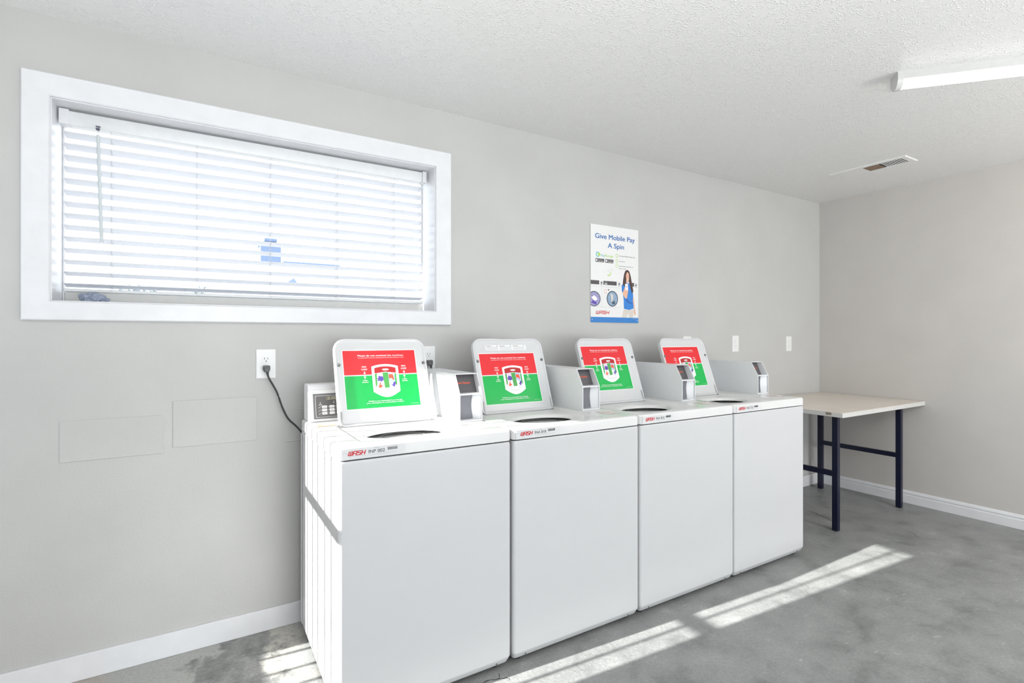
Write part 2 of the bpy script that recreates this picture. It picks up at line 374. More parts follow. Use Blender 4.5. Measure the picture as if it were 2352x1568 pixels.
class Decal:
    """flat printed artwork: shapes and lettering in (u, v), drawn in layers"""
    STEP = 0.00025
    def __init__(s): s.mb = MB(); s.fn = None; s.layer = 0
    def put(s, polys, m, lay):
        s.cnt = (getattr(s, 'cnt', 0) + 1) % 12
        n = (lay + s.cnt*0.05) * s.STEP
        for p in polys: s.mb.face([s.mb.bm.verts.new((u, v, n)) for u, v in p], m)
    def poly(s, pts, m, lay=1):
        tri = tessellate_polygon([[Vector((p[0], p[1], 0)) for p in pts]])
        s.put([[pts[i] for i in t] for t in tri], m, lay)
    def rect(s, x0, y0, x1, y1, m, lay=1): s.put([[(x0, y0), (x1, y0), (x1, y1), (x0, y1)]], m, lay)
    def rrect(s, x0, y0, x1, y1, r, m, lay=1): s.put([rr(x0, x1, y0, y1, r)], m, lay)
    def disc(s, cx, cy, rx, ry, m, lay=1, n=28):
        s.put([[(cx + rx*math.cos(2*PI*k/n), cy + ry*math.sin(2*PI*k/n)) for k in range(n)]], m, lay)
    def ring(s, cx, cy, rx, ry, t, m, lay=1, n=32, a0=0, a1=2*PI):
        for k in range(n):
            a = a0 + (a1-a0)*k/n; b = a0 + (a1-a0)*(k+1)/n
            s.put([[(cx+rx*math.cos(a), cy+ry*math.sin(a)), (cx+rx*math.cos(b), cy+ry*math.sin(b)),
                    (cx+(rx-t)*math.cos(b), cy+(ry-t)*math.sin(b)), (cx+(rx-t)*math.cos(a), cy+(ry-t)*math.sin(a))]], m, lay)
    def line(s, pts, w, m, lay=1):
        for a, b in zip(pts[:-1], pts[1:]):
            d = Vector((b[0]-a[0], b[1]-a[1]));
            if d.length < 1e-9: continue
            d.normalize(); nx, ny = -d.y*w/2, d.x*w/2; ex, ey = d.x*w/2, d.y*w/2
            s.put([[(a[0]-nx-ex, a[1]-ny-ey), (b[0]-nx+ex, b[1]-ny+ey), (b[0]+nx+ex, b[1]+ny+ey), (a[0]+nx-ex, a[1]+ny-ey)]], m, lay)
    def text(s, body, x, y, cap, m, lay=2, align='LEFT', width=None, bold=0.0, shear=0.0):
        cu = bpy.data.curves.new('t', 'FONT'); cu.body = body; cu.size = 1.0; cu.shear = shear
        cu.resolution_u = 5
        o = bpy.data.objects.new('t', cu); COL.objects.link(o)
        dg = bpy.context.evaluated_depsgraph_get(); dg.update()
        me = bpy.data.meshes.new_from_object(o.evaluated_get(dg))
        xs = [v.co.x for v in me.vertices]; x0, x1 = min(xs), max(xs)
        sy = cap / 0.73; sx = (width / (x1-x0)) if width else sy
        ox = x - x0*sx - (0 if align == 'LEFT' else (x1-x0)*sx*(0.5 if align == 'CENTER' else 1))
        dd = bold*sy*0.9
        for q, (ex, ey) in enumerate([(0, 0)] if not bold else [(0, 0), (-dd, -dd*0.6), (dd, dd*0.6), (-dd, dd*0.6), (dd, -dd*0.6)]):
            vs = [s.mb.bm.verts.new((v.co.x*sx+ox+ex, v.co.y*sy+y+ey, (lay+q*0.12)*s.STEP)) for v in me.vertices]
            for p in me.polygons: s.mb.face([vs[i] for i in p.vertices], m)
        bpy.data.objects.remove(o); bpy.data.curves.remove(cu); bpy.data.meshes.remove(me)
    def greek(s, x, y, wd, h, m, lay=2, seed=1):
        """a line of print too small to read: a row of little word-long dashes"""
        r = random.Random(seed); u = x
        while u < x + wd:
            l = min(r.uniform(2.0, 6.5)*h, x+wd-u); s.rect(u, y, u+l, y+h, m, lay); u += l + h*0.9
    def wash(s, x, y, wd, ht, m, lay=2):
        """the slanted red wordmark, letters drawn as heavy strokes"""
        t = ht*0.20; k = wd/4.75; sh = 0.22
        L = {'W': [[(0.0,1),(0.0,0.12),(0.12,0),(0.45,0),(0.5,0.1),(0.5,1)], [(0.5,0.1),(0.6,0),(0.88,0),(1.0,0.12),(1.0,1)]],
             'A': [[(0.0,0),(0.0,0.85),(0.15,1),(0.9,1),(0.9,0)], [(0.0,0.42),(0.9,0.42)]],
             'S': [[(0.9,1),(0.12,1),(0.0,0.88),(0.0,0.62),(0.12,0.52),(0.78,0.52),(0.9,0.4),(0.9,0.12),(0.78,0),(0.0,0)]],
             'H': [[(0.0,0),(0.0,1)],[(0.9,0),(0.9,1)],[(0.0,0.5),(0.9,0.5)]]}
        u = 0
        for ch in 'WASH':
            for st in L[ch]:
                s.line([(x + (u+px)*k + py*ht*sh, y + t/2 + py*(ht-t)) for px, py in st], t, m, lay)
            u += (1.0 if ch == 'W' else 0.9) + 0.36
    def build(s, name, fn, parent=None):
        for v in s.mb.bm.verts: v.co = Vector(fn(v.co.x, v.co.y, v.co.z))
        return s.mb.build(name, parent, smooth=0, recalc=False)

H = 2.44
# ------------------------------------------------------------------ room shell
XL, YF = -6.0, -5.0
def struct(o): o['kind'] = 'structure'; return o
mb = MB(); mb.box((XL-0.2, YF-0.2, -0.15), (0.2, 0.2, 0), 'floor'); fl = struct(mb.build('floor', smooth=0))
mb = MB(); mb.box((XL-0.2, YF-0.2, H), (0.2, 0.2, H+0.15), 'ceil'); struct(mb.build('ceiling', smooth=0))
CR = [[(-0.665, -0.317), (-0.647, -0.363), (-0.648, -0.404), (-0.626, -0.433)], [(-0.869, -0.376), (-0.841, -0.398), (-0.839, -0.422), (-0.865, -0.454), (-0.867, -0.473), (-0.883, -0.526), (-0.925, -0.571)], [(-1.407, -0.738), (-1.399, -0.76), (-1.413, -0.79)], [(-3.777, -0.809), (-3.759, -0.798), (-3.745, -0.795), (-3.73, -0.798), (-3.713, -0.806), (-3.702, -0.808), (-3.693, -0.809), (-3.688, -0.817), (-3.675, -0.817), (-3.669, -0.827), (-3.672, -0.837)], [(-3.702, -0.808), (-3.691, -0.793), (-3.686, -0.779)], [(-0.671, -0.922), (-0.705, -0.972), (-0.762, -1.022)]]
for pts in CR:
    d = []
    n_ = len(pts)
    mb = MB()
    L_, R_ = [], []
    for q, p in enumerate(pts):
        a_, b_ = pts[max(q-1, 0)], pts[min(q+1, n_-1)]
        t_ = Vector((b_[0]-a_[0], b_[1]-a_[1])).normalized(); w_ = 0.0016 if 0 < q < n_-1 else 0.0004
        w_ *= 0.6 + 0.8*((q*7) % 3)/2
        L_.append(mb.bm.verts.new((p[0]-t_.y*w_, p[1]+t_.x*w_, 0.0005))); R_.append(mb.bm.verts.new((p[0]+t_.y*w_, p[1]-t_.x*w_, 0.0005)))
    for q in range(n_-1): mb.face([R_[q], R_[q+1], L_[q+1], L_[q]], 'crack')
    mb.build('crack', fl, 0)
# window wall with its opening
OX0, OX1, OZ0, OZ1 = -5.120, -3.615, 1.400, 2.147
WT = 0.24
mb = MB()
for a, b in (((XL, 0, 0), (OX0, WT, H)), ((OX1, 0, 0), (0.15, WT, H)), ((OX0, 0, 0), (OX1, WT, OZ0)), ((OX0, 0, OZ1), (OX1, WT, H))):
    mb.box(a, b, 'wall')
struct(mb.build('wall_back', smooth=0))
mb = MB(); mb.box((0, YF-0.15, 0), (0.15, 0, H), 'wallr'); struct(mb.build('wall_right', smooth=0))
# left wall with the barred window the sun comes through
SY0, SY1, SZ0, SZ1 = -0.815, -0.070, 0.652, 2.108
mb = MB()
for a, b in (((XL-0.15, YF, 0), (XL, SY0, H)), ((XL-0.15, SY1, 0), (XL, WT, H)), ((XL-0.15, SY0, 0), (XL, SY1, SZ0)), ((XL-0.15, SY0, SZ1), (XL, SY1, H))):
    mb.box(a, b, 'wall')
struct(mb.build('wall_left', smooth=0))
# front wall with the wide doorway behind the camera
DX0, DX1, DZ = -5.0, -1.4, 2.2
mb = MB()
for a, b in (((XL-0.15, YF-0.15, 0), (DX0, YF, H)), ((DX1, YF-0.15, 0), (0, YF, H)), ((DX0, YF-0.15, DZ), (DX1, YF, H))):
    mb.box(a, b, 'wall')
struct(mb.build('wall_front', smooth=0))
dr = thing('door_1', None, None, ((DX0+DX1)/2, YF, 0)); struct(dr)
mb = MB(); c = (DX0+DX1)/2
for a, b in (((DX0, YF-0.12, 0), (DX0+0.06, YF-0.04, DZ)), ((DX1-0.06, YF-0.12, 0), (DX1, YF-0.04, DZ)), ((DX0+0.06, YF-0.12, DZ-0.06), (DX1-0.06, YF-0.04, DZ))):
    mb.box((a[0]-c, a[1]-YF, a[2]), (b[0]-c, b[1]-YF, b[2]), 'door')
mb.build('door_frame', dr, 0)

# baseboards
mb = MB(); mb.box((XL, -0.013, 0), (-0.013, 0, 0.093), 'trim', 0.003); struct(mb.build('baseboard_back'))
mb = MB()
mb.prism([(0, 0), (-0.013, 0), (-0.013, 0.058), (-0.010, 0.064), (-0.010, 0.070), (-0.0125, 0.075), (-0.0105, 0.086), (-0.005, 0.094), (0, 0.095)], YF, 0, 1, 'trim')
struct(mb.build('baseboard_right', smooth=25))
mb = MB(); mb.box((XL, YF, 0), (XL+0.013, 0, 0.093), 'trim', 0.003); struct(mb.build('baseboard_left'))

# ------------------------------------------------------------------ window with casing and liner
wn = thing('window_1', None, None, ((OX0+OX1)/2, 0, OZ0)); struct(wn)
def child(mbx, name, par, smooth=30):
    off = par.location
    for v in mbx.bm.verts: v.co -= off
    return mbx.build(name, par, smooth)
def mitred_frame(mb, x0, x1, z0, z1, ix0, ix1, iz0, iz1, y0, y1, m):
    """picture-frame casing between outer rect and outer rect less wd, in the plane of the wall"""
    o = [(x0, z0), (x1, z0), (x1, z1), (x0, z1)]
    i = [(ix0, iz0), (ix1, iz0), (ix1, iz1), (ix0, iz1)]
    b = 0.004
    bo = [(x0+b, z0+b), (x1-b, z0+b), (x1-b, z1-b), (x0+b, z1-b)]
    bi = [(ix0-b, iz0-b), (ix1+b, iz0-b), (ix1+b, iz1+b), (ix0-b, iz1+b)]
    rings = [[(p[0], y1, p[1]) for p in o], [(p[0], y0+b, p[1]) for p in o], [(p[0], y0, p[1]) for p in bo],
             [(p[0], y0, p[1]) for p in bi], [(p[0], y0+b, p[1]) for p in i], [(p[0], y1, p[1]) for p in i]]
    vs = [[mb.bm.verts.new(p) for p in r] for r in rings]
    for k in range(6):
        for q in range(4):
            mb.face([vs[k][q], vs[k][(q+1) % 4], vs[(k+1) % 6][(q+1) % 4], vs[(k+1) % 6][q]], m)
mb = MB(); mitred_frame(mb, -5.196, -3.532, 1.333, 2.227, -5.1175, -3.6175, 1.4025, 2.1445, -0.017, 0.0, 'trim')
child(mb, 'window_casing', wn, 25)
mb = MB(); t = 0.006      # jamb liner
mb.box((OX0, -0.001, OZ0), (OX0+t, WT, OZ1), 'trim').box((OX1-t, -0.001, OZ0), (OX1, WT, OZ1), 'trim')
mb.box((OX0+t, -0.001, OZ1-t), (OX1-t, WT, OZ1), 'trim').box((OX0+t, -0.001, OZ0), (OX1-t, WT, OZ0+t), 'trim')
child(mb, 'window_liner', wn, 0)
mb = MB()
a0, a1, b0, b1 = OX0+t, OX1-t, OZ0+t, OZ1-t; fy0, fy1 = 0.168, 0.212; fw = 0.007
mb.box((a0, fy0, b0), (a0+fw, fy1, b1), 'trim', 0.002).box((a1-fw, fy0, b0), (a1, fy1, b1), 'trim', 0.002)
mb.box((a0+fw, fy0, b1-fw), (a1-fw, fy1, b1), 'vinyl', 0.003).box((a0+fw, fy0, b0), (a1-fw, fy1, b0+0.044), 'vinyl', 0.003)
child(mb, 'window_frame', wn)
mb = MB(); mb.box((a0+fw-0.005, 0.188, b0+0.040), (a1-fw+0.005, 0.192, b1-fw+0.005), 'glass'); child(mb, 'window_glass', wn, 0)

# barred window in the left wall
w2 = thing('window_2', None, None, (XL, (SY0+SY1)/2, SZ0)); struct(w2)
mb = MB(); zr = 1.383
for a, b in (((XL-0.10, SY0-0.0, SZ0), (XL-0.05, SY0+0.012, SZ1)), ((XL-0.10, SY1-0.012, SZ0), (XL-0.05, SY1, SZ1)),
             ((XL-0.10, SY0, SZ0), (XL-0.05, SY1, SZ0+0.012)), ((XL-0.10, SY0, SZ1-0.012), (XL-0.05, SY1, SZ1)), ((XL-0.09, SY0, zr-0.018), (XL-0.05, SY1, zr+0.018))):
    mb.box(a, b, 'trim')
child(mb, 'window_frame', w2, 0)
for y in (-0.125, -0.238, -0.341, -0.462, -0.567, -0.721):
    mb = MB(); mb.box((XL-0.045, y-0.008, SZ0+0.003), (XL-0.035, y+0.008, SZ1-0.003), 'trim'); child(mb, 'window_bar', w2, 0)
mb = MB(); mb.box((XL-0.078, SY0+0.006, SZ0+0.006), (XL-0.074, SY1-0.006, SZ1-0.006), 'glass'); child(mb, 'window_glass', w2, 0)

# ------------------------------------------------------------------ blind
DY = 0.068      # how far the blind sits back in the recess
bx0, bx1 = -5.097, -3.648
bl = thing('window_blind', 'white horizontal slatted blind lowered and open inside the white framed window', 'window blind', ((bx0+bx1)/2, 0.05+DY, 2.07))
mb = MB(); mb.box((bx0-0.006, 0.018+DY, 2.084), (bx1+0.008, 0.070+DY, 2.132), 'valance', 0.002); child(mb, 'headrail', bl)
mb = MB()   # valance board with a shallow curve
mb.prism([(0.006+DY, 2.080), (0.002+DY, 2.095), (0.001+DY, 2.110), (0.003+DY, 2.128), (0.008+DY, 2.132), (0.014+DY, 2.132), (0.014+DY, 2.080)], bx0+0.018, bx1-0.012, 0, 'valance')
child(mb, 'valance', bl, 50)
for x0, x1 in ((bx0-0.012, bx0+0.020), (bx1-0.010, bx1+0.014)):
    mb = MB(); mb.box((x0, DY, 2.077), (x1, 0.045+DY, 2.137), 'trim', 0.005); child(mb, 'end_cap', bl)
NS = 14; sz0, sz1 = 2.050, 1.472
slat_me = None
for k in range(NS):
    z = sz0 + (sz1-sz0)*k/(NS-1)
    if slat_me is None:
        mb = MB(); pr = []
        for q in range(7):
            f = q/6; yy = -0.025 + 0.05*f; pr.append((yy, 0.0050 - 0.010*f + 0.0022*math.sin(PI*f)))
        prof = [(p[0], p[1]+0.0014) for p in pr] + [(p[0], p[1]-0.0014) for p in pr[::-1]]
        mb.prism(prof, -(bx1-bx0)/2, (bx1-bx0)/2, 0, 'slat')
        o = mb.build('slat', bl, 50); slat_me = o
    else:
        o = slat_me.copy(); COL.objects.link(o); o.parent = bl
    o.location = Vector(((bx0+bx1)/2, 0.042+DY, z)) - bl.location
mb = MB(); mb.box((bx0, 0.020+DY, 1.446), (bx1, 0.066+DY, 1.458), 'valance', 0.003); child(mb, 'bottom_rail', bl)
for x in (-4.952, -4.663, -4.378, -4.085, -3.805):
    mb = MB()
    for yy in (0.0155+DY, 0.0685+DY): mb.tube([(x, yy, 2.084), (x, yy, 1.452)], 0.0008, 'cord', 6)
    for k in range(NS):
        z = sz0 + (sz1-sz0)*k/(NS-1); mb.tube([(x, 0.0155+DY, z+0.0025), (x, 0.0685+DY, z-0.0085)], 0.0006, 'cord', 5)
    child(mb, 'ladder_cord', bl)
mb = MB(); mb.tube([(-4.9890, 0.055, 2.050), (-4.985, 0.055, 1.90), (-4.978, 0.056, 1.637)], 0.0060, 'wand', 8)
mb.tube([(-4.990, 0.067, 2.084), (-4.9895, 0.058, 2.070), (-4.989, 0.055, 2.048)], 0.0012, 'cord', 6)
o = child(mb, 'tilt_wand', bl); o['label'] = 'grey clear plastic rod'
mb = MB(); mb.box((-4.997, 0.060, 2.084), (-4.983, 0.068, 2.087), 'clip').box((-4.996, 0.056, 2.070), (-4.984, 0.064, 2.078), 'clip'); child(mb, 'wand_clip', bl)

# crumpled rag on the sill
mb = MB(); r = random.Random(3)
bmesh.ops.create_icosphere(mb.bm, subdivisions=5, radius=1.0); mb.mi('cloth')
from mathutils import noise as mnoise
for v in mb.bm.verts:
    p = v.co.copy(); n1 = mnoise.noise(p*1.7 + Vector((3, 1, 0))); n2 = 1 - abs(mnoise.noise(p*3.4 + Vector((0, 7, 2))))*2.2; n3 = 1-abs(mnoise.noise(p*7 + Vector((5, 0, 2))))*2
    k = 0.82 + 0.25*n1 + 0.20*n2 + 0.07*n3
    v.co = Vector((p.x*0.047*k, p.y*0.030*k, max(p.z*0.026*k*(1.0 - 0.35*p.x), -0.008)))
o = mb.build('cleaning_rag', smooth=80); o.location = (-4.999, 0.046, 1.4145)
tag(o, 'crumpled blue-grey rag lying on the window sill below the blind', 'rag')

# ------------------------------------------------------------------ washers
TH = math.radians(19.29); LY0, LZ0 = -0.372, 0.9125
SWX = [-4.280, -3.624, -2.951, -2.275]; WID = [0.650, 0.669, 0.672, 0.645]
LOFF = [0.100, 0.089, 0.051, 0.012]; SU = [0.036, 0.029, 0.023, 0.019]; SV = [0.069, 0.044, 0.075, 0.064]
CBR = [0.002, 0.030, 0.012, -0.020]       # coin box right face, measured in from the cabinet's right side
NUM = ['INP 002', 'INA 810', 'INA 812', 'INA 722']
FY, BY = -0.783, -0.100
def sticker(width, height):
    d = Decal(); W, Hh = width, height; e = 0.0035
    X = lambda f: f*W
    Y = lambda f: Hh*(1-f)
    d.rect(-e, -e, W+e, Hh+e, 'sticker_white', 0)
    d.rect(0, Y(0.425), W, Hh, 'red', 1); d.rect(0, 0, W, Y(0.442), 'green', 1)
    d.text('Please do not overload the machines.', X(0.515), Y(0.103), 0.0072, 'white', 2, 'CENTER', X(0.64), bold=0.018)
    d.text('Overloading will NOT clean your clothes properly and could possibly damage your clothing.', X(0.515), Y(0.135), 0.0034, 'white', 2, 'CENTER', X(0.64), bold=0.01)
    for cx in (0.268, 0.815):
        d.text('MAX', X(cx), Y(0.300), 0.0066, 'white', 2, 'CENTER', bold=0.02)
        d.text('LOAD', X(cx), Y(0.345), 0.0066, 'white', 2, 'CENTER', bold=0.02)
        x = X(cx)
        d.rect(x-0.0013, Y(0.398), x+0.0013, Y(0.365), 'white', 2)
        d.poly([(x-0.0058, Y(0.388)), (x-0.0058, Y(0.393)), (x, Y(0.418)), (x+0.0058, Y(0.393)), (x+0.0058, Y(0.388)), (x, Y(0.405))], 'white', 2)
        d.rect(x-0.0013, Y(0.505), x+0.0013, Y(0.462), 'white', 2)
        d.poly([(x-0.0058, Y(0.476)), (x-0.0058, Y(0.471)), (x, Y(0.446)), (x+0.0058, Y(0.471)), (x+0.0058, Y(0.476)), (x, Y(0.460))], 'white', 2)
        d.text('UNDER', X(cx), Y(0.535), 0.0042, 'white', 2, 'CENTER', bold=0.02)
        d.text('MAXIMUM', X(cx), Y(0.565), 0.0042, 'white', 2, 'CENTER', bold=0.02)
    # cutaway of a wash basket
    def arch(x0, x1, yt, yb, rise, n=12):
        top = [(X(x1 + (x0-x1)*k/n), Y(yt - rise*math.sin(PI*k/n)**0.8)) for k in range(n+1)]
        return top
    base = [(X(0.385 + 0.335*k/14), Y(0.745 + 0.085*math.sin(PI*k/14))) for k in range(15)]
    d.poly(arch(0.365, 0.735, 0.288, 0, 0.040) + [(X(0.365), Y(0.735)), (X(0.388), Y(0.735))] + base + [(X(0.735), Y(0.735))], 'white', 2)
    d.poly(arch(0.402, 0.698, 0.318, 0, 0.030) + [(X(0.402), Y(0.43)), (X(0.698), Y(0.43))], 'darkred', 3)
    inner = [(X(0.410 + 0.280*k/14), Y(0.66 + 0.105*math.sin(PI*k/14))) for k in range(15)]
    d.poly([(X(0.402), Y(0.41)), (X(0.402), Y(0.66))] + inner + [(X(0.698), Y(0.66)), (X(0.698), Y(0.41)), (X(0.55), Y(0.385))], 'sticker_white', 4)
    d.poly([(X(0.402), Y(0.425)), (X(0.402), Y(0.66)), (X(0.425), Y(0.60)), (X(0.43), Y(0.405))], 'dgreen', 5)
    d.poly([(X(0.698), Y(0.425)), (X(0.698), Y(0.64)), (X(0.672), Y(0.60)), (X(0.675), Y(0.42))], 'dgreen', 5)
    d.disc(X(0.555), Y(0.345), X(0.048), Hh*0.017, 'sticker_white', 5)
    d.ring(X(0.548), Y(0.668), X(0.135), Hh*0.085, 0.0012, 'artgrey', 5, 20, PI, 2*PI)
    d.poly([(X(0.415), Y(0.43)), (X(0.50), Y(0.39)), (X(0.515), Y(0.50)), (X(0.44), Y(0.56))], 'palepink', 5)
    d.poly([(X(0.585), Y(0.40)), (X(0.66), Y(0.41)), (X(0.685), Y(0.50)), (X(0.66), Y(0.59)), (X(0.59), Y(0.54))], 'paleblue', 5)
    d.poly([(X(0.51), Y(0.400)), (X(0.583), Y(0.395)), (X(0.590), Y(0.665)), (X(0.525), Y(0.670))], 'dgreen', 7)
    d.poly([(X(0.448), Y(0.455)), (X(0.51), Y(0.470)), (X(0.516), Y(0.53)), (X(0.474), Y(0.56)), (X(0.468), Y(0.54)), (X(0.428), Y(0.545)), (X(0.445), Y(0.52)), (X(0.424), Y(0.50)), (X(0.45), Y(0.49))], 'purple', 6)
    d.poly([(X(0.592), Y(0.43)), (X(0.65), Y(0.435)), (X(0.662), Y(0.52)), (X(0.650), Y(0.545)), (X(0.628), Y(0.50)), (X(0.592), Y(0.51))], 'orange', 6)
    d.poly([(X(0.462), Y(0.57)), (X(0.475), Y(0.575)), (X(0.470), Y(0.615)), (X(0.50), Y(0.625)), (X(0.462), Y(0.672)), (X(0.430), Y(0.640)), (X(0.447), Y(0.632))], 'orange', 6)
    d.poly([(X(0.648), Y(0.575)), (X(0.670), Y(0.565)), (X(0.678), Y(0.600)), (X(0.655), Y(0.665)), (X(0.618), Y(0.615)), (X(0.640), Y(0.612))], 'purple', 6)
    d.line([(X(0.47), Y(0.70)), (X(0.525), Y(0.64)), (X(0.60), Y(0.64)), (X(0.64), Y(0.70))], 0.0009, 'artgrey', 6)
    d.line([(X(0.365), Y(0.72)), (X(0.365), Y(0.30))], 0.0006, 'artgrey', 4)
    d.text('WASH is not responsible if you damage', X(0.515), Y(0.895), 0.0048, 'white', 2, 'CENTER', X(0.46), bold=0.018)
    d.text('your clothing due to overloading or misuse.', X(0.515), Y(0.925), 0.0048, 'white', 2, 'CENTER', X(0.51), bold=0.018)
    d.greek(X(0.86), Y(0.965), X(0.12), 0.0008, 'white', 2, 5)
    return d
labels = ['white top-loading coin washer at the left end, number INP 002, sunlit side',
          'white top-loading coin washer numbered INA 810, second from the left',
          'white top-loading coin washer numbered INA 812, second from the right',
          'white top-loading coin washer numbered INA 722, at the right end beside the table']
DZT = 0.919
for i in range(4):
    W = WID[i]; lx = LOFF[i]
    root = thing('washing_machine', labels[i], 'washing machine', (SWX[i], FY, 0), 'top-loading coin washers in a row under the window')
    y = lambda v: v - FY                                   # room y -> local y
    # cabinet
    mb = MB()
    lp = []
    for ins, z in ((0.016, 0.022), (0.012, 0.026), (0.003, 0.044), (0.0, 0.052), (0.0, 0.862), (0.003, 0.870)):
        lp.append([(px, py, z) for px, py in rr(0.002+ins*0.6, W-0.002-ins*0.6, 0.002+ins, y(BY)-0.004, (0.014, 0.014, 0.004, 0.004))])
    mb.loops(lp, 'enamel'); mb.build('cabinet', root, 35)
    mb = MB()
    mb.box((-0.001, y(BY)-0.030, 0.05), (0.001, y(BY)-0.004, 0.86), 'enamel', 0.0004); mb.build('rear_flange', root, 30)
    for fx in (0.062, W-0.062):
        mb = MB(); mb.lathe([(0.0045, 0.0075), (0.0045, 0.0050), (0.001, 0.0050)], (fx, 0.0045, 0.0335), 'screw', 12, axis=1); mb.build('kick_screw', root)
    for fx, fyy in ((0.05, 0.06), (W-0.05, 0.06), (0.05, 0.60), (W-0.05, 0.60)):
        mb = MB(); mb.lathe([(0.020, 0), (0.020, 0.008), (0.008, 0.010), (0.008, 0.026)], (fx, fyy, 0), 'rubber', 16); mb.build('levelling_foot', root)
    # top panel with lid well and tub opening
    mb = MB(); hx, hy = lx+0.205, y(-0.556)
    R = lambda x0, x1, ya, yb, rad, z: [(px, py, z) for px, py in rr(x0, x1, ya, yb, rad)]
    yb = y(BY)-0.002
    seq = [R(0.004, W-0.004, 0.004, yb, 0.02, 0.874), R(0, W, 0, yb, 0.022, 0.876), R(0, W, 0, yb, 0.022, 0.9095), R(0.0015, W-0.0015, 0.002, yb, 0.022, 0.9145),
           R(0.005, W-0.005, 0.006, yb, 0.022, 0.9178), R(0.012, W-0.012, 0.013, yb-0.004, 0.022, DZT)]
    wx0, wx1, wy0, wy1 = lx-0.012, lx+0.412, y(-0.738), y(-0.352)
    seq += [R(wx0-0.004, wx1+0.004, wy0-0.004, wy1+0.004, 0.034, DZT), R(wx0+0.004, wx1-0.004, wy0+0.004, wy1-0.002, 0.030, 0.9115)]
    E = lambda rx, ry, z, dy=0: [(px, py, z) for px, py in ell(hx, hy+dy, rx, ry)]
    seq += [E(0.178, 0.128, 0.9085), E(0.160, 0.108, 0.904), E(0.154, 0.102, 0.897), E(0.153, 0.101, 0.890)]
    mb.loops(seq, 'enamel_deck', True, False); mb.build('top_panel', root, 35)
    # tub below the opening
    mb = MB(); mats = ['tubshade'] + ['tub']*7  # first band coloured dark for the shade under the deck
    mb.lathe([(0.262, 0.872), (0.262, 0.860), (0.200, 0.880), (0.090, 0.876), (0.088, 0.845), (0.19, 0.80), (0.19, 0.60), (0.02, 0.58)], (W/2, y(-0.48), 0), 'tub', 48, mats=mats, cap=False)
    mb.build('wash_tub', root, 40)
    mb = MB(); mb.lathe([(0.09, 0.60), (0.065, 0.66), (0.045, 0.80), (0.050, 0.850), (0.040, 0.866), (0.0, 0.868)], (W/2, y(-0.50), 0), 'agitator', 24, cap=False)
    for k in range(4):
        a = k*PI/2 + 0.5; c_, s_ = math.cos(a), math.sin(a)
        mb.box((W/2+c_*0.07-0.006, y(-0.50)+s_*0.07-0.006, 0.60), (W/2+c_*0.07+0.006, y(-0.50)+s_*0.07+0.006, 0.80), 'agitator', 0.003)
    mb.build('agitator', root, 40)
    # lid
    lo = Vector((lx, y(LY0), LZ0)); cs, sn = math.cos(TH), math.sin(TH)
    lid = bpy.data.objects.new('lid', None)
    def LF(u, v, n, base=lo): return (base.x+u, base.y+v*sn-n*cs, base.z+v*cs+n*sn)
    LW, LH = 0.402, 0.374
    mb = MB(); rad = (0.020, 0.020, 0.048, 0.048)
    def Lr(ins, n):
        pts = rr(ins, LW-ins, ins, LH-ins, tuple(max(q-ins, 0.004) for q in rad)); out = []
        for u, v in pts:
            if v > LH - ins - 0.004 and 0.13 < u < 0.28: v -= 0.003
            out.append(LF(u, v, n))
        return out
    mb.loops([Lr(0.012, -0.026), Lr(0.002, -0.024), Lr(0.0, -0.018), Lr(0.0, -0.004), Lr(0.0015, 0.0), Lr(0.006, 0.0008), Lr(0.009, -0.0005), Lr(0.013, -0.0045), Lr(0.020, -0.0055)], 'enamel')
    lid = mb.build('lid', root, 32)
    for u in (0.0175, 0.387):
        mb = MB(); lp = []
        for rd, n in ((0.0068, -0.006), (0.0068, -0.001), (0.0045, 0.001), (0.0015, 0.0)):
            lp.append([LF(u+rd*math.cos(2*PI*k/14), 0.259+rd*math.sin(2*PI*k/14), n) for k in range(14)])
        mb.loops(lp, 'screw'); mb.build('lid_bumper', lid)
    for u in (0.012, 0.392):       # hinge hardware at the lower corners
        mb = MB(); mb.tube([LF(u, 0.010, 0.002), LF(u, 0.030, 0.001), LF(u-0.001 if u > 0.2 else u+0.001, 0.062, 0.0005)], 0.0022, 'steel', 8)
        mb.tube([LF(u, 0.004, 0.0), LF(u+(0.010 if u > 0.2 else -0.010), 0.000, 0.003)], 0.0035, 'steel', 8); mb.build('lid_hinge', lid)
    d = sticker(0.315, 0.250)
    su, sv = SU[i], SV[i]
    o = d.build('overload_sticker', lambda u, v, n: LF(u+su, v+sv+0.0015, n-0.0050), lid)
    if i == 1:                     # washing instructions above the sticker
        d = Decal(); d.rect(0, 0, 0.236, 0.030, 'lightink', 0); d.rect(0.0007, 0.0007, 0.2353, 0.0293, 'sticker_white', 1)
        for q in range(3):
            x0 = 0.006 + q*0.077
            d.greek(x0, 0.0225, 0.030, 0.0022, 'ink', 2, q+3); d.disc(x0+0.062, 0.024, 0.003, 0.003, 'greyink', 2, 10)
            for r_ in range(5): d.greek(x0, 0.0185-r_*0.0036, 0.066, 0.0010, 'greyink', 2, 10*q+r_)
            if q: d.rect(x0-0.004, 0.003, x0-0.0034, 0.027, 'lightink', 2)
        d.build('instruction_label', lambda u, v, n: LF(u+0.070, v+0.311, n-0.0050), lid)
    # control console
    mb = MB(); cx0, cx1 = 0.008, W-0.010
    prof = [(y(-0.228), DZT), (y(-0.190), 1.055), (y(-0.184), 1.067), (y(-0.174), 1.073), (y(-0.118), 1.073), (y(-0.108), 1.068), (y(-0.104), 1.055), (y(-0.104), DZT)]
    mb.prism(prof, cx0+0.004, cx1-0.004, 0, 'consolewhite', 0.003); 
    con = mb.build('control_console', root, 45)
    mb = MB()     # raised front bezel
    sl = math.atan2(0.038, 0.138); fy = lambda z: y(-0.228) + (z-DZT)*0.038/0.138
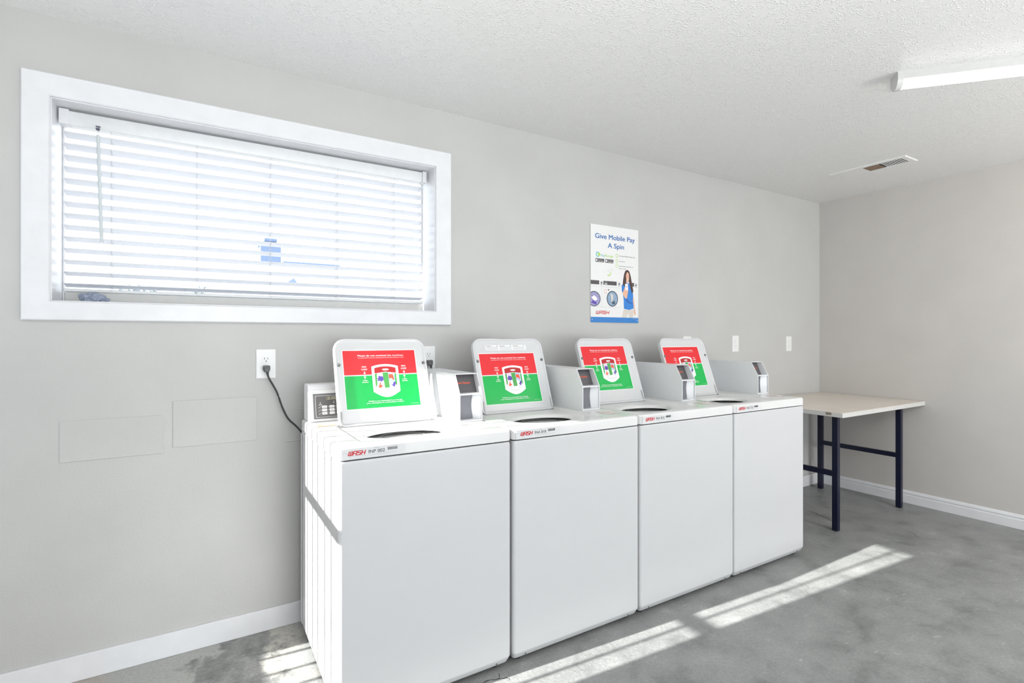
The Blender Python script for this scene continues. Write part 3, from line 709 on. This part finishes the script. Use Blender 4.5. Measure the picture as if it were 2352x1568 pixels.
    KF = lambda u, v, n: (cx0+u, fy(DZT+v*math.cos(sl))-n*math.cos(sl), DZT+v*math.cos(sl)+n*math.sin(sl)*0)
    cr_ = rr(0.003, cx1-cx0-0.003, 0.004, 0.136, 0.010)
    mb.loops([[KF(u, v, -0.001) for u, v in cr_], [KF(u, v, 0.003) for u, v in cr_], [KF(u, v, 0.0045) for u, v in rr(0.006, cx1-cx0-0.006, 0.007, 0.133, 0.009)]], 'consolewhite')
    mb.build('console_bezel', con, 35)
    d = Decal(); pw, ph = W-0.175, 0.106
    d.rect(0, 0, pw, ph, 'facegrey2', 0); d.rrect(0.009, 0.007, pw-0.009, ph-0.009, 0.003, 'white', 1); d.rrect(0.0102, 0.0082, pw-0.0102, ph-0.0102, 0.003, 'facegrey', 2)
    d.rect(0.052, 0.078, 0.100, 0.0935, 'lcd', 3); d.text('2.00', 0.0765, 0.0800, 0.0115, 'lcdseg', 4, 'CENTER', 0.038, shear=0.1); d.rect(0.0975, 0.078, 0.1000, 0.0935, 'white', 4)
    d.disc(0.028, 0.070, 0.0012, 0.0010, 'white', 3, 8); d.rect(0.0265, 0.064, 0.029, 0.067, 'white', 3); d.greek(0.0225, 0.060, 0.012, 0.0012, 'white', 3, 2); d.greek(0.021, 0.057, 0.014, 0.0012, 'white', 3, 4)
    for x_ in (0.083, 0.098, 0.113):
        d.disc(x_, 0.0735, 0.0012, 0.0012, 'white', 3, 8); d.rect(x_-0.0025, 0.0685, x_+0.0025, 0.0698, 'lightink', 3); d.greek(x_-0.004, 0.0650, 0.008, 0.0016, 'white', 3, int(x_*1000))
    for rw in range(3):
        yy = 0.045 - rw*0.0135
        d.greek(0.020, yy+0.0025, 0.006, 0.0015, 'white', 3, rw)
        for cl in range(int((pw-0.04)/0.030)):
            xx = 0.034 + cl*0.030
            d.rrect(xx, yy, xx+0.0205, yy+0.0100, 0.002, 'white', 3); d.rect(xx-0.0055, yy+0.004, xx-0.0030, yy+0.0065, 'white', 3)
            d.greek(xx+0.004, yy+0.004, 0.013, 0.0018, 'greyink', 4, cl+rw)
        d.rect(0.016, yy-0.0022, pw-0.014, yy-0.0017, 'lightink', 3)
    d.build('keypad', lambda u, v, n: KF(0.022+u, 0.013+v, 0.005+n), con)
    # coin box
    bx1_ = W - CBR[i]; bxw = 0.106; bx0_ = bx1_-bxw; th_ = 0.0035; zt = 1.117
    P = [(y(-0.546), DZT), (y(-0.546), 1.034), (y(-0.499), zt), (y(-0.090), zt), (y(-0.090), DZT)]
    if True:
        mb = MB()
        mb.prism(P, bx0_, bx0_+th_, 0, 'coinbox', 0.0008); mb.prism(P, bx1_-th_, bx1_, 0, 'coinbox', 0.0008)
        mb.box((bx0_+th_, y(-0.497), zt-th_), (bx1_-th_, y(-0.091), zt), 'coinbox')
        mb.box((bx0_+th_, y(-0.094), DZT), (bx1_-th_, y(-0.091), zt-th_), 'coinbox')
        mb.box((bx0_+th_, y(-0.544), 1.030), (bx1_-th_, y(-0.49), 1.036), 'coinbox', 0.001)
        mb.box((bx0_+th_, y(-0.545), DZT+0.0005), (bx1_-th_, y(-0.49), DZT+0.007), 'coinbox', 0.001)
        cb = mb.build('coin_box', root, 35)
        ux = bx0_+th_; vx = bx1_-th_
        mb = MB(); mb.prism([(y(-0.500), 1.036), (y(-0.492), 1.036), (y(-0.458), zt-th_), (y(-0.466), zt-th_)], ux, vx, 0, 'darkpanel')
        pn = mb.build('display_panel', cb, 0); pn['label'] = 'dark grey panel with orange lettering'
        sl2 = math.atan2(0.034, 0.0775)
        d = Decal(); d.text('Speed Queen', 0.0, 0.0, 0.0095, 'coinorange', 1, 'LEFT', 0.072, bold=0.02)
        d.build('brand_lettering', lambda u, v, n: (ux+0.004+u, y(-0.500)+(0.040+v)*math.sin(sl2)-n*math.cos(sl2)-0.0003, 1.036+(0.040+v)*math.cos(sl2)+n*math.sin(sl2)), pn)
        mb = MB(); mb.box((ux, y(-0.512), DZT+0.007), (ux+0.072, y(-0.504), 1.030), 'greypanel', 0.0008); mb.build('coin_slide', cb, 0)
        mb = MB(); pts = []
        for q in range(9):
            f = q/8; pts.append((ux+0.066+0.010*(1-math.sin(PI*f*0.9)) , DZT+0.007+f*(1.030-DZT-0.007)))
        mb.loops([[(pts[q][0], y(-0.514), pts[q][1]), (vx, y(-0.538), pts[q][1]), (vx, y(-0.49), pts[q][1]), (ux+0.068, y(-0.49), pts[q][1])] for q in range(9)], 'coinbox'); mb.build('slide_cheek', cb, 30)
    # identification strip on the front edge of the top panel
    d = Decal(); sw_, sh_ = 0.212, 0.0385
    d.rect(0, 0, sw_, sh_, 'label_silver', 0)
    d.text('Property of', 0.003, 0.0235, 0.0022, 'greyink', 1, 'LEFT', 0.0145)
    d.wash(0.021, 0.0130, 0.0520, 0.0170, 'logored', 1)
    sw = [(0.024, 0.0075), (0.034, 0.0105), (0.048, 0.0115), (0.062, 0.0105), (0.076, 0.0085)]
    d.line(sw, 0.0006, 'greyink', 1)
    d.text(NUM[i], 0.087, 0.0155, 0.0132, 'ink', 1, 'LEFT', 0.054, bold=0.008)
    d.text('Machine #', 0.108, 0.0325, 0.0026, 'ink', 1, 'LEFT', 0.0145)
    d.greek(0.150, 0.0345, 0.036, 0.0012, 'lightink', 1, 9)
    x_ = 0.151; rb = random.Random(i+20)
    while x_ < 0.184:
        bw = rb.choice((0.0005, 0.0008, 0.0013)); d.rect(x_, 0.0205, x_+bw, 0.0310, 'ink', 1); x_ += bw + rb.choice((0.0005, 0.0008))
    d.greek(0.087, 0.0108, 0.098, 0.0011, 'lightink', 1, 11); d.greek(0.087, 0.0070, 0.094, 0.0011, 'lightink', 1, 12)
    d.build('number_label', lambda u, v, n: (0.012+u, -0.0005-n, 0.8775+v*0.86), root)
    # notices stuck on the deck
    d = Decal(); d.poly([(0, 0), (0.075, 0.0), (0.075, 0.085), (0, 0.085)], 'pinkline', 0); d.rect(0.002, 0.002, 0.073, 0.083, 'palenotice', 1)
    d.disc(0.037, 0.042, 0.003, 0.004, 'greyink', 2, 10)
    for q in range(4): d.greek(0.010, 0.064-q*0.007, 0.054, 0.0016, 'pinkline', 2, q)
    nx = W-0.022-0.095+0.01
    d.build('deck_notice', lambda u, v, n: (nx+u, y(-0.690)+v, DZT+0.0004+n), root)
    if i == 0:
        d = Decal(); d.rrect(0, 0, 0.068, 0.060, 0.006, 'peach', 0); d.rrect(0.02, 0.018, 0.058, 0.052, 0.012, 'palenotice', 1)
        d.build('faded_sticker', lambda u, v, n: (0.024+u, y(-0.345)+v*0.8, DZT+0.0004+n), root)

# ------------------------------------------------------------------ outlets, plugs and cords
def outlet(cx, cz, wd, ht, label, hole='hole'):
    r_ = thing('wall_outlet', label, 'electrical outlet', (cx, 0, cz), 'white electrical plates on the window wall')
    mb = MB(); lp = [[(px, -0.0002, pz) for px, pz in rr(-wd/2, wd/2, -ht/2, ht/2, 0.003)], [(px, -0.004, pz) for px, pz in rr(-wd/2, wd/2, -ht/2, ht/2, 0.003)],
                     [(px, -0.006, pz) for px, pz in rr(-wd/2+0.004, wd/2-0.004, -ht/2+0.004, ht/2-0.004, 0.003)]]
    mb.loops(lp, 'plate'); mb.build('cover_plate', r_, 35)
    for s_ in (1, -1):
        zc = s_*0.0195
        mb = MB(); ol = [(px, pz) for px, pz in rr(-0.017, 0.017, zc-0.0145, zc+0.0145, 0.011)]
        mb.loops([[(px, -0.0055, pz) for px, pz in ol], [(px, -0.0075, pz) for px, pz in ol]], 'plate')
        if True:
            for sx in (-0.0065, 0.0065): mb.box((sx-0.0010, -0.0078, zc-0.001), (sx+0.0010, -0.0074, zc+0.008), hole)
            mb.lathe([(0.0024, -0.0078), (0.0024, -0.0074)], (0, 0, zc-0.0075), hole, 10, axis=1)
        mb.build('socket', r_, 35)
    mb = MB(); mb.lathe([(0.003, -0.0068), (0.003, -0.0058)], (0, 0, 0), 'plate', 10, axis=1); mb.build('screw', r_)
    return r_
outlet(-4.4065, 1.1555, 0.077, 0.126, 'white double outlet left of the washers with a black plug in its lower socket')
outlet(-3.655, 1.163, 0.074, 0.124, 'white double outlet half hidden behind the raised lid of the leftmost washer')
outlet(-1.712, 1.213, 0.080, 0.124, 'white outlet plate peeking over the lid of the rightmost washer')
outlet(-1.172, 1.2205, 0.076, 0.122, 'white outlet plate on the wall above the coin box of the rightmost washer', 'lightink')
outlet(-0.471, 1.2155, 0.076, 0.122, 'white outlet plate on the wall nearest the room corner, above the table', 'lightink')
def catmull(pts, n=8):
    out = []; P_ = [Vector(p) for p in pts]; P_ = [P_[0]*2-P_[1]] + P_ + [P_[-1]*2-P_[-2]]
    for i in range(1, len(P_)-2):
        for k in range(n):
            t_ = k/n; a, b, c_, d_ = P_[i-1:i+3]
            out.append(0.5*((2*b)+(c_-a)*t_+(2*a-5*b+4*c_-d_)*t_*t_+(3*b-a-3*c_+d_)*t_**3))
    return out + [P_[-2]]
def plug_cord(cx, cz, pts, label):
    r_ = thing('power_cord', label, 'power cord', (cx, -0.008, cz), 'black washer power cords')
    mb = MB(); mb.box((cx-0.014, -0.034, cz-0.010), (cx+0.014, -0.009, cz+0.012), 'rubbergrey', 0.004).box((cx-0.011, -0.037, cz-0.016), (cx+0.011, -0.020, cz+0.004), 'rubbergrey', 0.004)
    child(mb, 'plug', r_, 40)
    c_ = catmull(pts); mb = MB(); mb.tube(c_, [0.0065 - 0.0025*min(1, k/6) for k in range(len(c_))], 'rubber', 8)
    child(mb, 'cord', r_, 60)
plug_cord(-4.4065, 1.137, [(-4.4055, -0.028, 1.128), (-4.398, -0.032, 1.095), (-4.368, -0.034, 1.035), (-4.345, -0.034, 0.965), (-4.322, -0.036, 0.915), (-4.290, -0.040, 0.880), (-4.268, -0.046, 0.850), (-4.24, -0.060, 0.80)],
          'black plug and cord hanging from the outlet to the leftmost washer')
plug_cord(-3.655, 1.143, [(-3.6535, -0.028, 1.134), (-3.646, -0.034, 1.10), (-3.632, -0.046, 1.06), (-3.615, -0.055, 1.00), (-3.60, -0.06, 0.90)],
          'black plug and cord behind the raised lid of the leftmost washer')

# painted-over panels on the wall
def panel(x0, x1, z0, z1, label, skew=0.0):
    mb = MB(); a = [(x0, z0), (x1, z0-skew*0), (x1, z1+skew), (x0, z1)]
    lp = [[(p[0], -0.0002, p[1]) for p in a], [(p[0], -0.0018, p[1]) for p in a], [(p[0]+(0.002 if p[0] == x0 else -0.002), -0.003, p[1]+(0.002 if q < 2 else -0.002)) for q, p in enumerate(a)]]
    mb.loops(lp, 'wall'); o = mb.build('blank_wall_plate', smooth=0)
    c_ = Vector(((x0+x1)/2, 0, (z0+z1)/2))
    for v in o.data.vertices: v.co -= c_
    o.location = c_; tag(o, label, 'wall plate', 'blank plates painted over in the wall colour')
panel(-5.093, -4.780, 0.810, 0.962, 'painted-over blank plate on the grey wall, leftmost and lowest')
panel(-4.746, -4.443, 0.828, 1.015, 'painted-over blank plate on the grey wall, left of the black cord')
panel(-4.331, -4.02, 0.807, 0.951, 'painted-over blank plate running behind the leftmost washer')
panel(-0.818, -0.246, 0.80, 0.972, 'painted-over blank plate on the wall just above the table')

# ------------------------------------------------------------------ poster
px0, pz0, pw, ph = -2.590, 1.363, 0.403, 0.608
d = Decal(); d.STEP = 0.0003
U = lambda f: f*pw
V = lambda f: (1-f)*ph
d.rect(0, 0, pw, ph, 'poster', 0)
d.rect(0, 0, pw, V(0.945), 'pblue', 1)
d.text('Give Mobile Pay', U(0.505), V(0.138), 0.0315, 'ptext', 1, 'CENTER', U(0.83), bold=0.022)
d.text('A Spin', U(0.515), V(0.225), 0.0315, 'ptext', 1, 'CENTER', U(0.335), bold=0.022)
# payment logo
d.rrect(U(0.105), V(0.330), U(0.175), V(0.278), 0.010, 'pteal', 1); d.rrect(U(0.122), V(0.320), U(0.175), V(0.288), 0.006, 'poster', 2); d.disc(U(0.165), V(0.303), U(0.026), ph*0.016, 'pgreen', 3)
d.text('Pay', U(0.205), V(0.322), 0.0155, 'pteal', 1, 'LEFT', U(0.085), bold=0.01); d.text('Range', U(0.293), V(0.322), 0.0155, 'pgreen', 1, 'LEFT', U(0.165), bold=0.01)
for x0, x1, t0, t1 in ((0.095, 0.272, 'Download on the', 'App Store'), (0.295, 0.462, 'GET IT ON', 'Google Play')):
    d.rrect(U(x0), V(0.382), U(x1), V(0.345), 0.003, 'pdark', 1)
    d.disc(U(x0+0.024), V(0.363), 0.006, 0.007, 'white', 2, 12)
    d.text(t0, U(x0+0.052), V(0.357), 0.0030, 'white', 2, 'LEFT', U(0.09)); d.text(t1, U(x0+0.052), V(0.375), 0.0062, 'white', 2, 'LEFT', U(0.112), bold=0.01)
for k, (yy, tx) in enumerate(((0.297, ('Download FREE PayRange App',)), (0.353, ('Add Funds',)), (0.403, ('Swipe Machine Number on', 'Phone to Pay!')))):
    d.ring(U(0.535), V(yy), 0.0105, 0.0125, 0.0030, 'pgreen', 1)
    for q, s_ in enumerate(tx): d.text(s_, U(0.580), V(yy+0.006+q*0.026), 0.0062, 'ink' if k != 1 else 'pdark', 1, 'LEFT', U({26: 0.345, 9: 0.125, 23: 0.300, 13: 0.150}[len(s_)]), bold=0.008)
d.line([(U(0.335), V(0.47)), (U(0.35), V(0.455)), (U(0.365), V(0.47)), (U(0.38), V(0.452))], 0.0016, 'pline', 1)
d.line([(U(0.40), V(0.462)), (U(0.42), V(0.440)), (U(0.43), V(0.458)), (U(0.46), V(0.448))], 0.0016, 'pline', 1)
d.line([(U(0.400), V(0.478)), (U(0.398), V(0.500)), (U(0.380), V(0.512)), (U(0.345), V(0.510))], 0.0055, 'pgreen', 1)
# row of washers
for x0, x1 in ((0.0, 0.170), (0.255, 0.530), (0.86, 0.905)): d.rect(U(x0), V(0.612), U(x1), V(0.571), 'pdark', 1)
d.rect(U(0.275), V(0.606), U(0.335), V(0.598), 'white', 2); d.greek(U(0.28), V(0.587), U(0.05), 0.003, 'pline', 2, 4)
for x0 in (0.195, 0.560, 0.925): d.rrect(U(x0), V(0.620), U(x0+0.045), V(0.575), 0.003, 'pline', 1); d.rect(U(x0+0.008), V(0.600), U(x0+0.037), V(0.588), 'pdark', 2)
d.rect(0, V(0.634), U(0.62), V(0.6315), 'pline', 1); d.rect(0, V(0.842), U(0.62), V(0.8400), 'pline', 1); d.rect(U(0.225), V(0.842), U(0.228), V(0.634), 'pline', 1)
d.rrect(U(0.275), V(0.700), U(0.330), V(0.660), 0.003, 'pinkline', 1); d.rrect(U(0.281), V(0.695), U(0.324), V(0.665), 0.002, 'poster', 2); d.disc(U(0.363), V(0.662), 0.0045, 0.0055, 'ink', 1, 10)
cut = [(U(0.068) + 0.052*math.cos(a), V(0.760) + 0.0475*math.sin(a)) for a in [math.radians(q) for q in range(-122, 123, 8)]]
cut = [(max(0.0, p[0]), p[1]) for p in [(0.0, V(0.760)-0.037)] + cut + [(0.0, V(0.760)+0.037)]]
d.poly(cut, 'prim', 1)
cut2 = [(max(0.0, U(0.068) + 0.046*math.cos(a)), V(0.760) + 0.0415*math.sin(a)) for a in [math.radians(q) for q in range(-126, 127, 8)]]
d.poly([(0.0, V(0.760)-0.032)] + cut2 + [(0.0, V(0.760)+0.032)], 'pporth2', 2)
d.poly([(0.006, V(0.745)), (0.030, V(0.725)), (0.055, V(0.76)), (0.03, V(0.79))], 'white', 3); d.poly([(0.002, V(0.80)), (0.02, V(0.77)), (0.05, V(0.80)), (0.04, V(0.82))], 'purple', 3)
d.disc(U(0.440), V(0.752), 0.0475, 0.0500, 'prim', 1, 32); d.disc(U(0.440), V(0.752), 0.0405, 0.0430, 'pporth', 2, 32)
d.poly([(U(0.40), V(0.70)), (U(0.455), V(0.71)), (U(0.45), V(0.76)), (U(0.425), V(0.80)), (U(0.415), V(0.76))], 'ppants', 3); d.poly([(U(0.42), V(0.79)), (U(0.48), V(0.77)), (U(0.50), V(0.80)), (U(0.45), V(0.815))], 'prim', 3)
# the woman in a blue shirt holding up a phone
d.poly([(U(0.735), V(0.545)), (U(0.725), V(0.62)), (U(0.66), V(0.60)), (U(0.665), V(0.555)), (U(0.69), V(0.48)), (U(0.715), V(0.448)), (U(0.760), V(0.436)), (U(0.80), V(0.452)), (U(0.83), V(0.50)), (U(0.86), V(0.585)), (U(0.89), V(0.66)), (U(0.86), V(0.69)), (U(0.82), V(0.62)), (U(0.79), V(0.56))], 'phair', 2)
d.poly([(U(0.635), V(0.605)), (U(0.70), V(0.570)), (U(0.78), V(0.575)), (U(0.86), V(0.610)), (U(0.885), V(0.70)), (U(0.895), V(0.845)), (U(0.80), V(0.862)), (U(0.685), V(0.852)), (U(0.68), V(0.76)), (U(0.665), V(0.69)), (U(0.64), V(0.665))], 'pshirt', 1)
d.poly([(U(0.735), V(0.548)), (U(0.725), V(0.50)), (U(0.745), V(0.464)), (U(0.775), V(0.464)), (U(0.797), V(0.50)), (U(0.790), V(0.545)), (U(0.765), V(0.572)), (U(0.765), V(0.590)), (U(0.745), V(0.590))], 'pskin', 4)
d.rect(U(0.748), V(0.546), U(0.778), V(0.540), 'white', 5); d.rect(U(0.742), V(0.505), U(0.754), V(0.501), 'phair', 5); d.rect(U(0.770), V(0.505), U(0.782), V(0.501), 'phair', 5)
d.poly([(U(0.83), V(0.50)), (U(0.86), V(0.585)), (U(0.89), V(0.66)), (U(0.86), V(0.68)), (U(0.815), V(0.60)), (U(0.795), V(0.53))], 'phair', 3)
d.poly([(U(0.67), V(0.665)), (U(0.70), V(0.625)), (U(0.745), V(0.600)), (U(0.775), V(0.625)), (U(0.775), V(0.66)), (U(0.745), V(0.745)), (U(0.70), V(0.735)), (U(0.655), V(0.69))], 'pskin', 4)
d.poly([(U(0.705), V(0.588)), (U(0.765), V(0.585)), (U(0.770), V(0.652)), (U(0.715), V(0.655))], 'white', 5)
d.rect(U(0.730), V(0.625), U(0.748), V(0.610), 'pinkline', 6)
d.poly([(U(0.74), V(0.735)), (U(0.80), V(0.775)), (U(0.86), V(0.79)), (U(0.86), V(0.80)), (U(0.78), V(0.79)), (U(0.72), V(0.76))], 'pshirtd', 2)
d.poly([(U(0.885), V(0.715)), (U(0.905), V(0.76)), (U(0.925), V(0.86)), (U(0.945), V(0.895)), (U(0.925), V(0.922)), (U(0.905), V(0.905)), (U(0.90), V(0.84)), (U(0.878), V(0.76))], 'pskin', 2)
d.poly([(U(0.675), V(0.860)), (U(0.895), V(0.860)), (U(0.882), V(0.945)), (U(0.800), V(0.945)), (U(0.785), V(0.895)), (U(0.735), V(0.945)), (U(0.645), V(0.945))], 'ppants', 1)
d.wash(U(0.105), V(0.915), U(0.255), 0.0215, 'logored', 1)
d.disc(U(0.03), V(0.972), 0.0028, 0.0028, 'white', 2, 10); d.disc(U(0.972), V(0.972), 0.0028, 0.0028, 'white', 2, 10); d.greek(U(0.87), V(0.957), U(0.09), 0.0018, 'pline', 2, 3)
post = thing('poster', 'white poster with blue heading about mobile pay, screwed to the grey wall', 'poster', (px0, -0.002, pz0))
mb = MB(); mb.box((0, -0.0028, 0), (pw, 0.0008, ph), 'poster', 0.0004); mb.build('backing_board', post, 0)
d.build('printed_face', lambda u, v, n: (u, -0.0030-n, v), post)

# ------------------------------------------------------------------ table
TX0, TX1, TY0, TY1, TZ = -1.185, -0.004, -0.775, -0.004, 0.790
tb = thing('work_table', 'low table with beige laminate top and navy steel legs in the room corner', 'table', ((TX0+TX1)/2, (TY0+TY1)/2, 0))
mb = MB(); r4 = lambda i_, z: [(px, py, z) for px, py in rr(TX0+i_, TX1-i_, TY0+i_, TY1-i_, 0.006, 4, 2)]
mb.loops([r4(0.001, TZ-0.030), r4(0, TZ-0.029), r4(0, TZ-0.0015), r4(0.0015, TZ)], 'tableedge', mats=['tableunder', 'tableedge', 'tabletop', 'tabletop'])
child(mb, 'tabletop', tb, 30)
mb = MB(); mb.poly = None
mb.prism([(TX0-0.0006, TZ-0.004), (TX0-0.0006, TZ-0.020), (TX0+0.002, TZ-0.016), (TX0+0.002, TZ-0.001)], TY0+0.070, TY0+0.105, 1, 'tableunder'); child(mb, 'edge_chip', tb, 0)
LG = 0.036; l0, l1, f0, f1 = -1.075, -0.186, -0.678, -0.108
for lx_ in (l0, l1):
    for ly_ in (f0, f1):
        mb = MB(); mb.box((lx_-LG/2, ly_-LG/2, 0.004), (lx_+LG/2, ly_+LG/2, TZ-0.030), 'navy', 0.004); mb.box((lx_-LG/2+0.002, ly_-LG/2+0.002, 0), (lx_+LG/2-0.002, ly_+LG/2-0.002, 0.006), 'rubber')
        child(mb, 'leg', tb, 35)
for lx_, zr_ in ((l0, 0.372), (l1, 0.389)):
    mb = MB(); mb.box((lx_-0.013, f0+LG/2, zr_-0.017), (lx_+0.013, f1-LG/2, zr_+0.017), 'navy', 0.002); child(mb, 'stretcher', tb, 35)
mb = MB()
mb.box((l0+LG/2, f1-0.012, TZ-0.062), (l1-LG/2, f1+0.012, TZ-0.030), 'navy', 0.002); child(mb, 'rear_rail', tb, 35)

# ------------------------------------------------------------------ ceiling light
fx = thing('ceiling_light', 'lit white batten light fixed to the ceiling', 'ceiling light', (-2.0, -1.39, H))
fd = Vector((0.678, -0.735, 0)).normalized(); fp = Vector((fd.y, -fd.x, 0))
def fl3(a, s_, z): return tuple(fd*a + fp*s_ + Vector((0, 0, z)))
def sweep(prof, a0, a1, m, name):
    mb = MB(); mb.loops([[fl3(a0, s_, z) for s_, z in prof], [fl3(a1, s_, z) for s_, z in prof]], m); return mb.build(name, fx, 35)
sweep([(-0.034, 0), (-0.037, -0.034), (0.037, -0.034), (0.034, 0)], 0.02, 1.20, 'fixture', 'housing')
lens = [(0.032*math.cos(PI+PI*k/12), -0.0345 + 0.030*math.sin(PI+PI*k/12)) for k in range(13)]
sweep(lens, 0.022, 1.198, 'tubelight', 'diffuser')
cap = [(-0.037, 0), (-0.040, -0.032)] + [(0.036*math.cos(PI+PI*k/10), -0.034 + 0.036*math.sin(PI+PI*k/10)) for k in range(1, 10)] + [(0.040, -0.032), (0.037, 0)]
sweep(cap, 0.0, 0.022, 'fixture', 'end_cap'); sweep(cap, 1.198, 1.22, 'fixture', 'end_cap')

# ------------------------------------------------------------------ ceiling vent
vn = thing('ceiling_vent', 'white rectangular air vent in the ceiling near the room corner', 'vent', (-0.685, -0.715, H))
hw, hl = 0.090, 0.235
mb = MB()
def ring_z(x0, x1, y0, y1, z): return [(x0, y0, z), (x1, y0, z), (x1, y1, z), (x0, y1, z)]
mb.loops([ring_z(-hw, hw, -hl, hl, 0), ring_z(-hw, hw, -hl, hl, -0.003), ring_z(-hw+0.004, hw-0.004, -hl+0.004, hl-0.004, -0.007), ring_z(-hw+0.032, hw-0.032, -hl+0.032, hl-0.032, -0.006), ring_z(-hw+0.033, hw-0.033, -hl+0.033, hl-0.033, -0.001)], 'vent', True, False)
mb.build('frame', vn, 30)
mb = MB(); mb.box((-hw+0.033, -hl+0.033, -0.0025), (hw-0.033, hl-0.033, -0.0005), 'ventdark'); mb.build('duct_shade', vn, 0)  # dark plate painted as the shade behind the louvres
mb = MB(); 
for k in range(9): mb.box((-hw+0.033, -0.202+k*0.0150, -0.0042), (hw-0.033, -0.202+k*0.0150+0.006, -0.0030), 'vent')
mb.build('louvres', vn, 0)
mb = MB(); mb.box((-hw+0.036, -0.060, -0.0065), (hw-0.036, 0.030, -0.0025), 'rust', 0.001); mb.build('damper', vn, 0)
mb = MB(); mb.box((-hw+0.034, 0.034, -0.006), (hw-0.034, 0.200, -0.0026), 'vent', 0.001); mb.build('closed_louvre', vn, 0)

# ------------------------------------------------------------------ outside the window
mb = MB(); mb.box((-30, 0.3, -0.5), (30, 45, -0.3), 'ground'); o = mb.build('ground', smooth=0); o['kind'] = 'structure'
hs = thing('neighbouring_house', 'overexposed pale house with blue-grey chimney seen through the blind', 'house', (-2.5, 13.5, -0.3))
mb = MB(); mb.box((-5.6, 11.6, -0.3), (0.6, 17.0, 2.2), 'housewall'); child(mb, 'wall', hs, 0)
mb = MB(); a = [(-6.0, 11.2, 2.2), (1.0, 11.2, 2.2), (1.0, 17.4, 2.2), (-6.0, 17.4, 2.2)]
vs = [mb.bm.verts.new(p) for p in a + [(-3.7, 12.0, 3.15), (-1.35, 12.0, 3.20), (-1.35, 16.4, 3.20), (-3.7, 16.4, 3.15)]]
for q in ((0, 1, 5, 4), (1, 2, 6, 5), (2, 3, 7, 6), (3, 0, 4, 7), (4, 5, 6, 7), (3, 2, 1, 0)): mb.face([vs[k] for k in q], 'houseroof')
rf = child(mb, 'roof', hs, 0)
mb = MB(); mb.box((-2.77, 11.95, 3.12), (-1.36, 12.15, 3.22), 'roofedge', 0.01); child(mb, 'ridge_cap', hs, 0)
mb = MB(); mb.box((-3.29, 12.0, 2.9), (-2.82, 12.5, 3.66), 'chimney').box((-3.33, 11.97, 3.60), (-2.80, 12.53, 3.67), 'chimney')
ch = child(mb, 'chimney', hs, 0)
mb = MB(); mb.box((-3.20, 12.1, 3.72), (-2.90, 12.4, 3.80), 'chimney', 0.01).box((-3.1, 12.2, 3.66), (-3.0, 12.3, 3.74), 'chimney')
o = mb.build('chimney_cowl', None, 0); 
for v in o.data.vertices: v.co -= hs.location
o.parent = ch
mb = MB(); mb.prism([(-2.86, 2.55), (-2.50, 2.55), (-2.62, 2.72)], 11.25, 11.33, 1, 'roofedge'); child(mb, 'roof_vent', hs, 0)
for (bx, bz, br, lab, sd) in ((-5.48, 1.75, 0.40, 'hazy bush beyond the window, left of the two', 1), (-4.62, 1.78, 0.36, 'hazy bush beyond the window, right of the two', 2)):
    t_ = thing('bush', lab, 'bush', (bx, 8.0 + sd*0.001, -0.3), 'bushes outside the window')
    mb = MB(); rb = random.Random(sd)
    for k in range(420):
        th1 = rb.uniform(0, 2*PI); ph1 = math.acos(rb.uniform(-1, 1)); rad = br*rb.uniform(0.6, 1.0)
        c_ = Vector((rad*math.sin(ph1)*math.cos(th1), rad*math.sin(ph1)*math.sin(th1), bz+0.3 + rad*math.cos(ph1)))
        u_ = Vector((rb.uniform(-1, 1), rb.uniform(-1, 1), rb.uniform(-1, 1))).normalized(); v_ = u_.cross(Vector((rb.uniform(-1, 1), 1, 0.3))).normalized()
        s_ = 0.035; mb.quadpts([c_-u_*s_, c_+v_*s_*0.5, c_+u_*s_, c_-v_*s_*0.5], 'leaf')
    mb.build('foliage', t_, 0, recalc=False)
    mb = MB(); mb.tube([(0, 0, 0), (0.02, 0, 1.0), (0, 0, bz)], [0.05, 0.04, 0.03], 'roofedge', 8); mb.build('stem', t_)
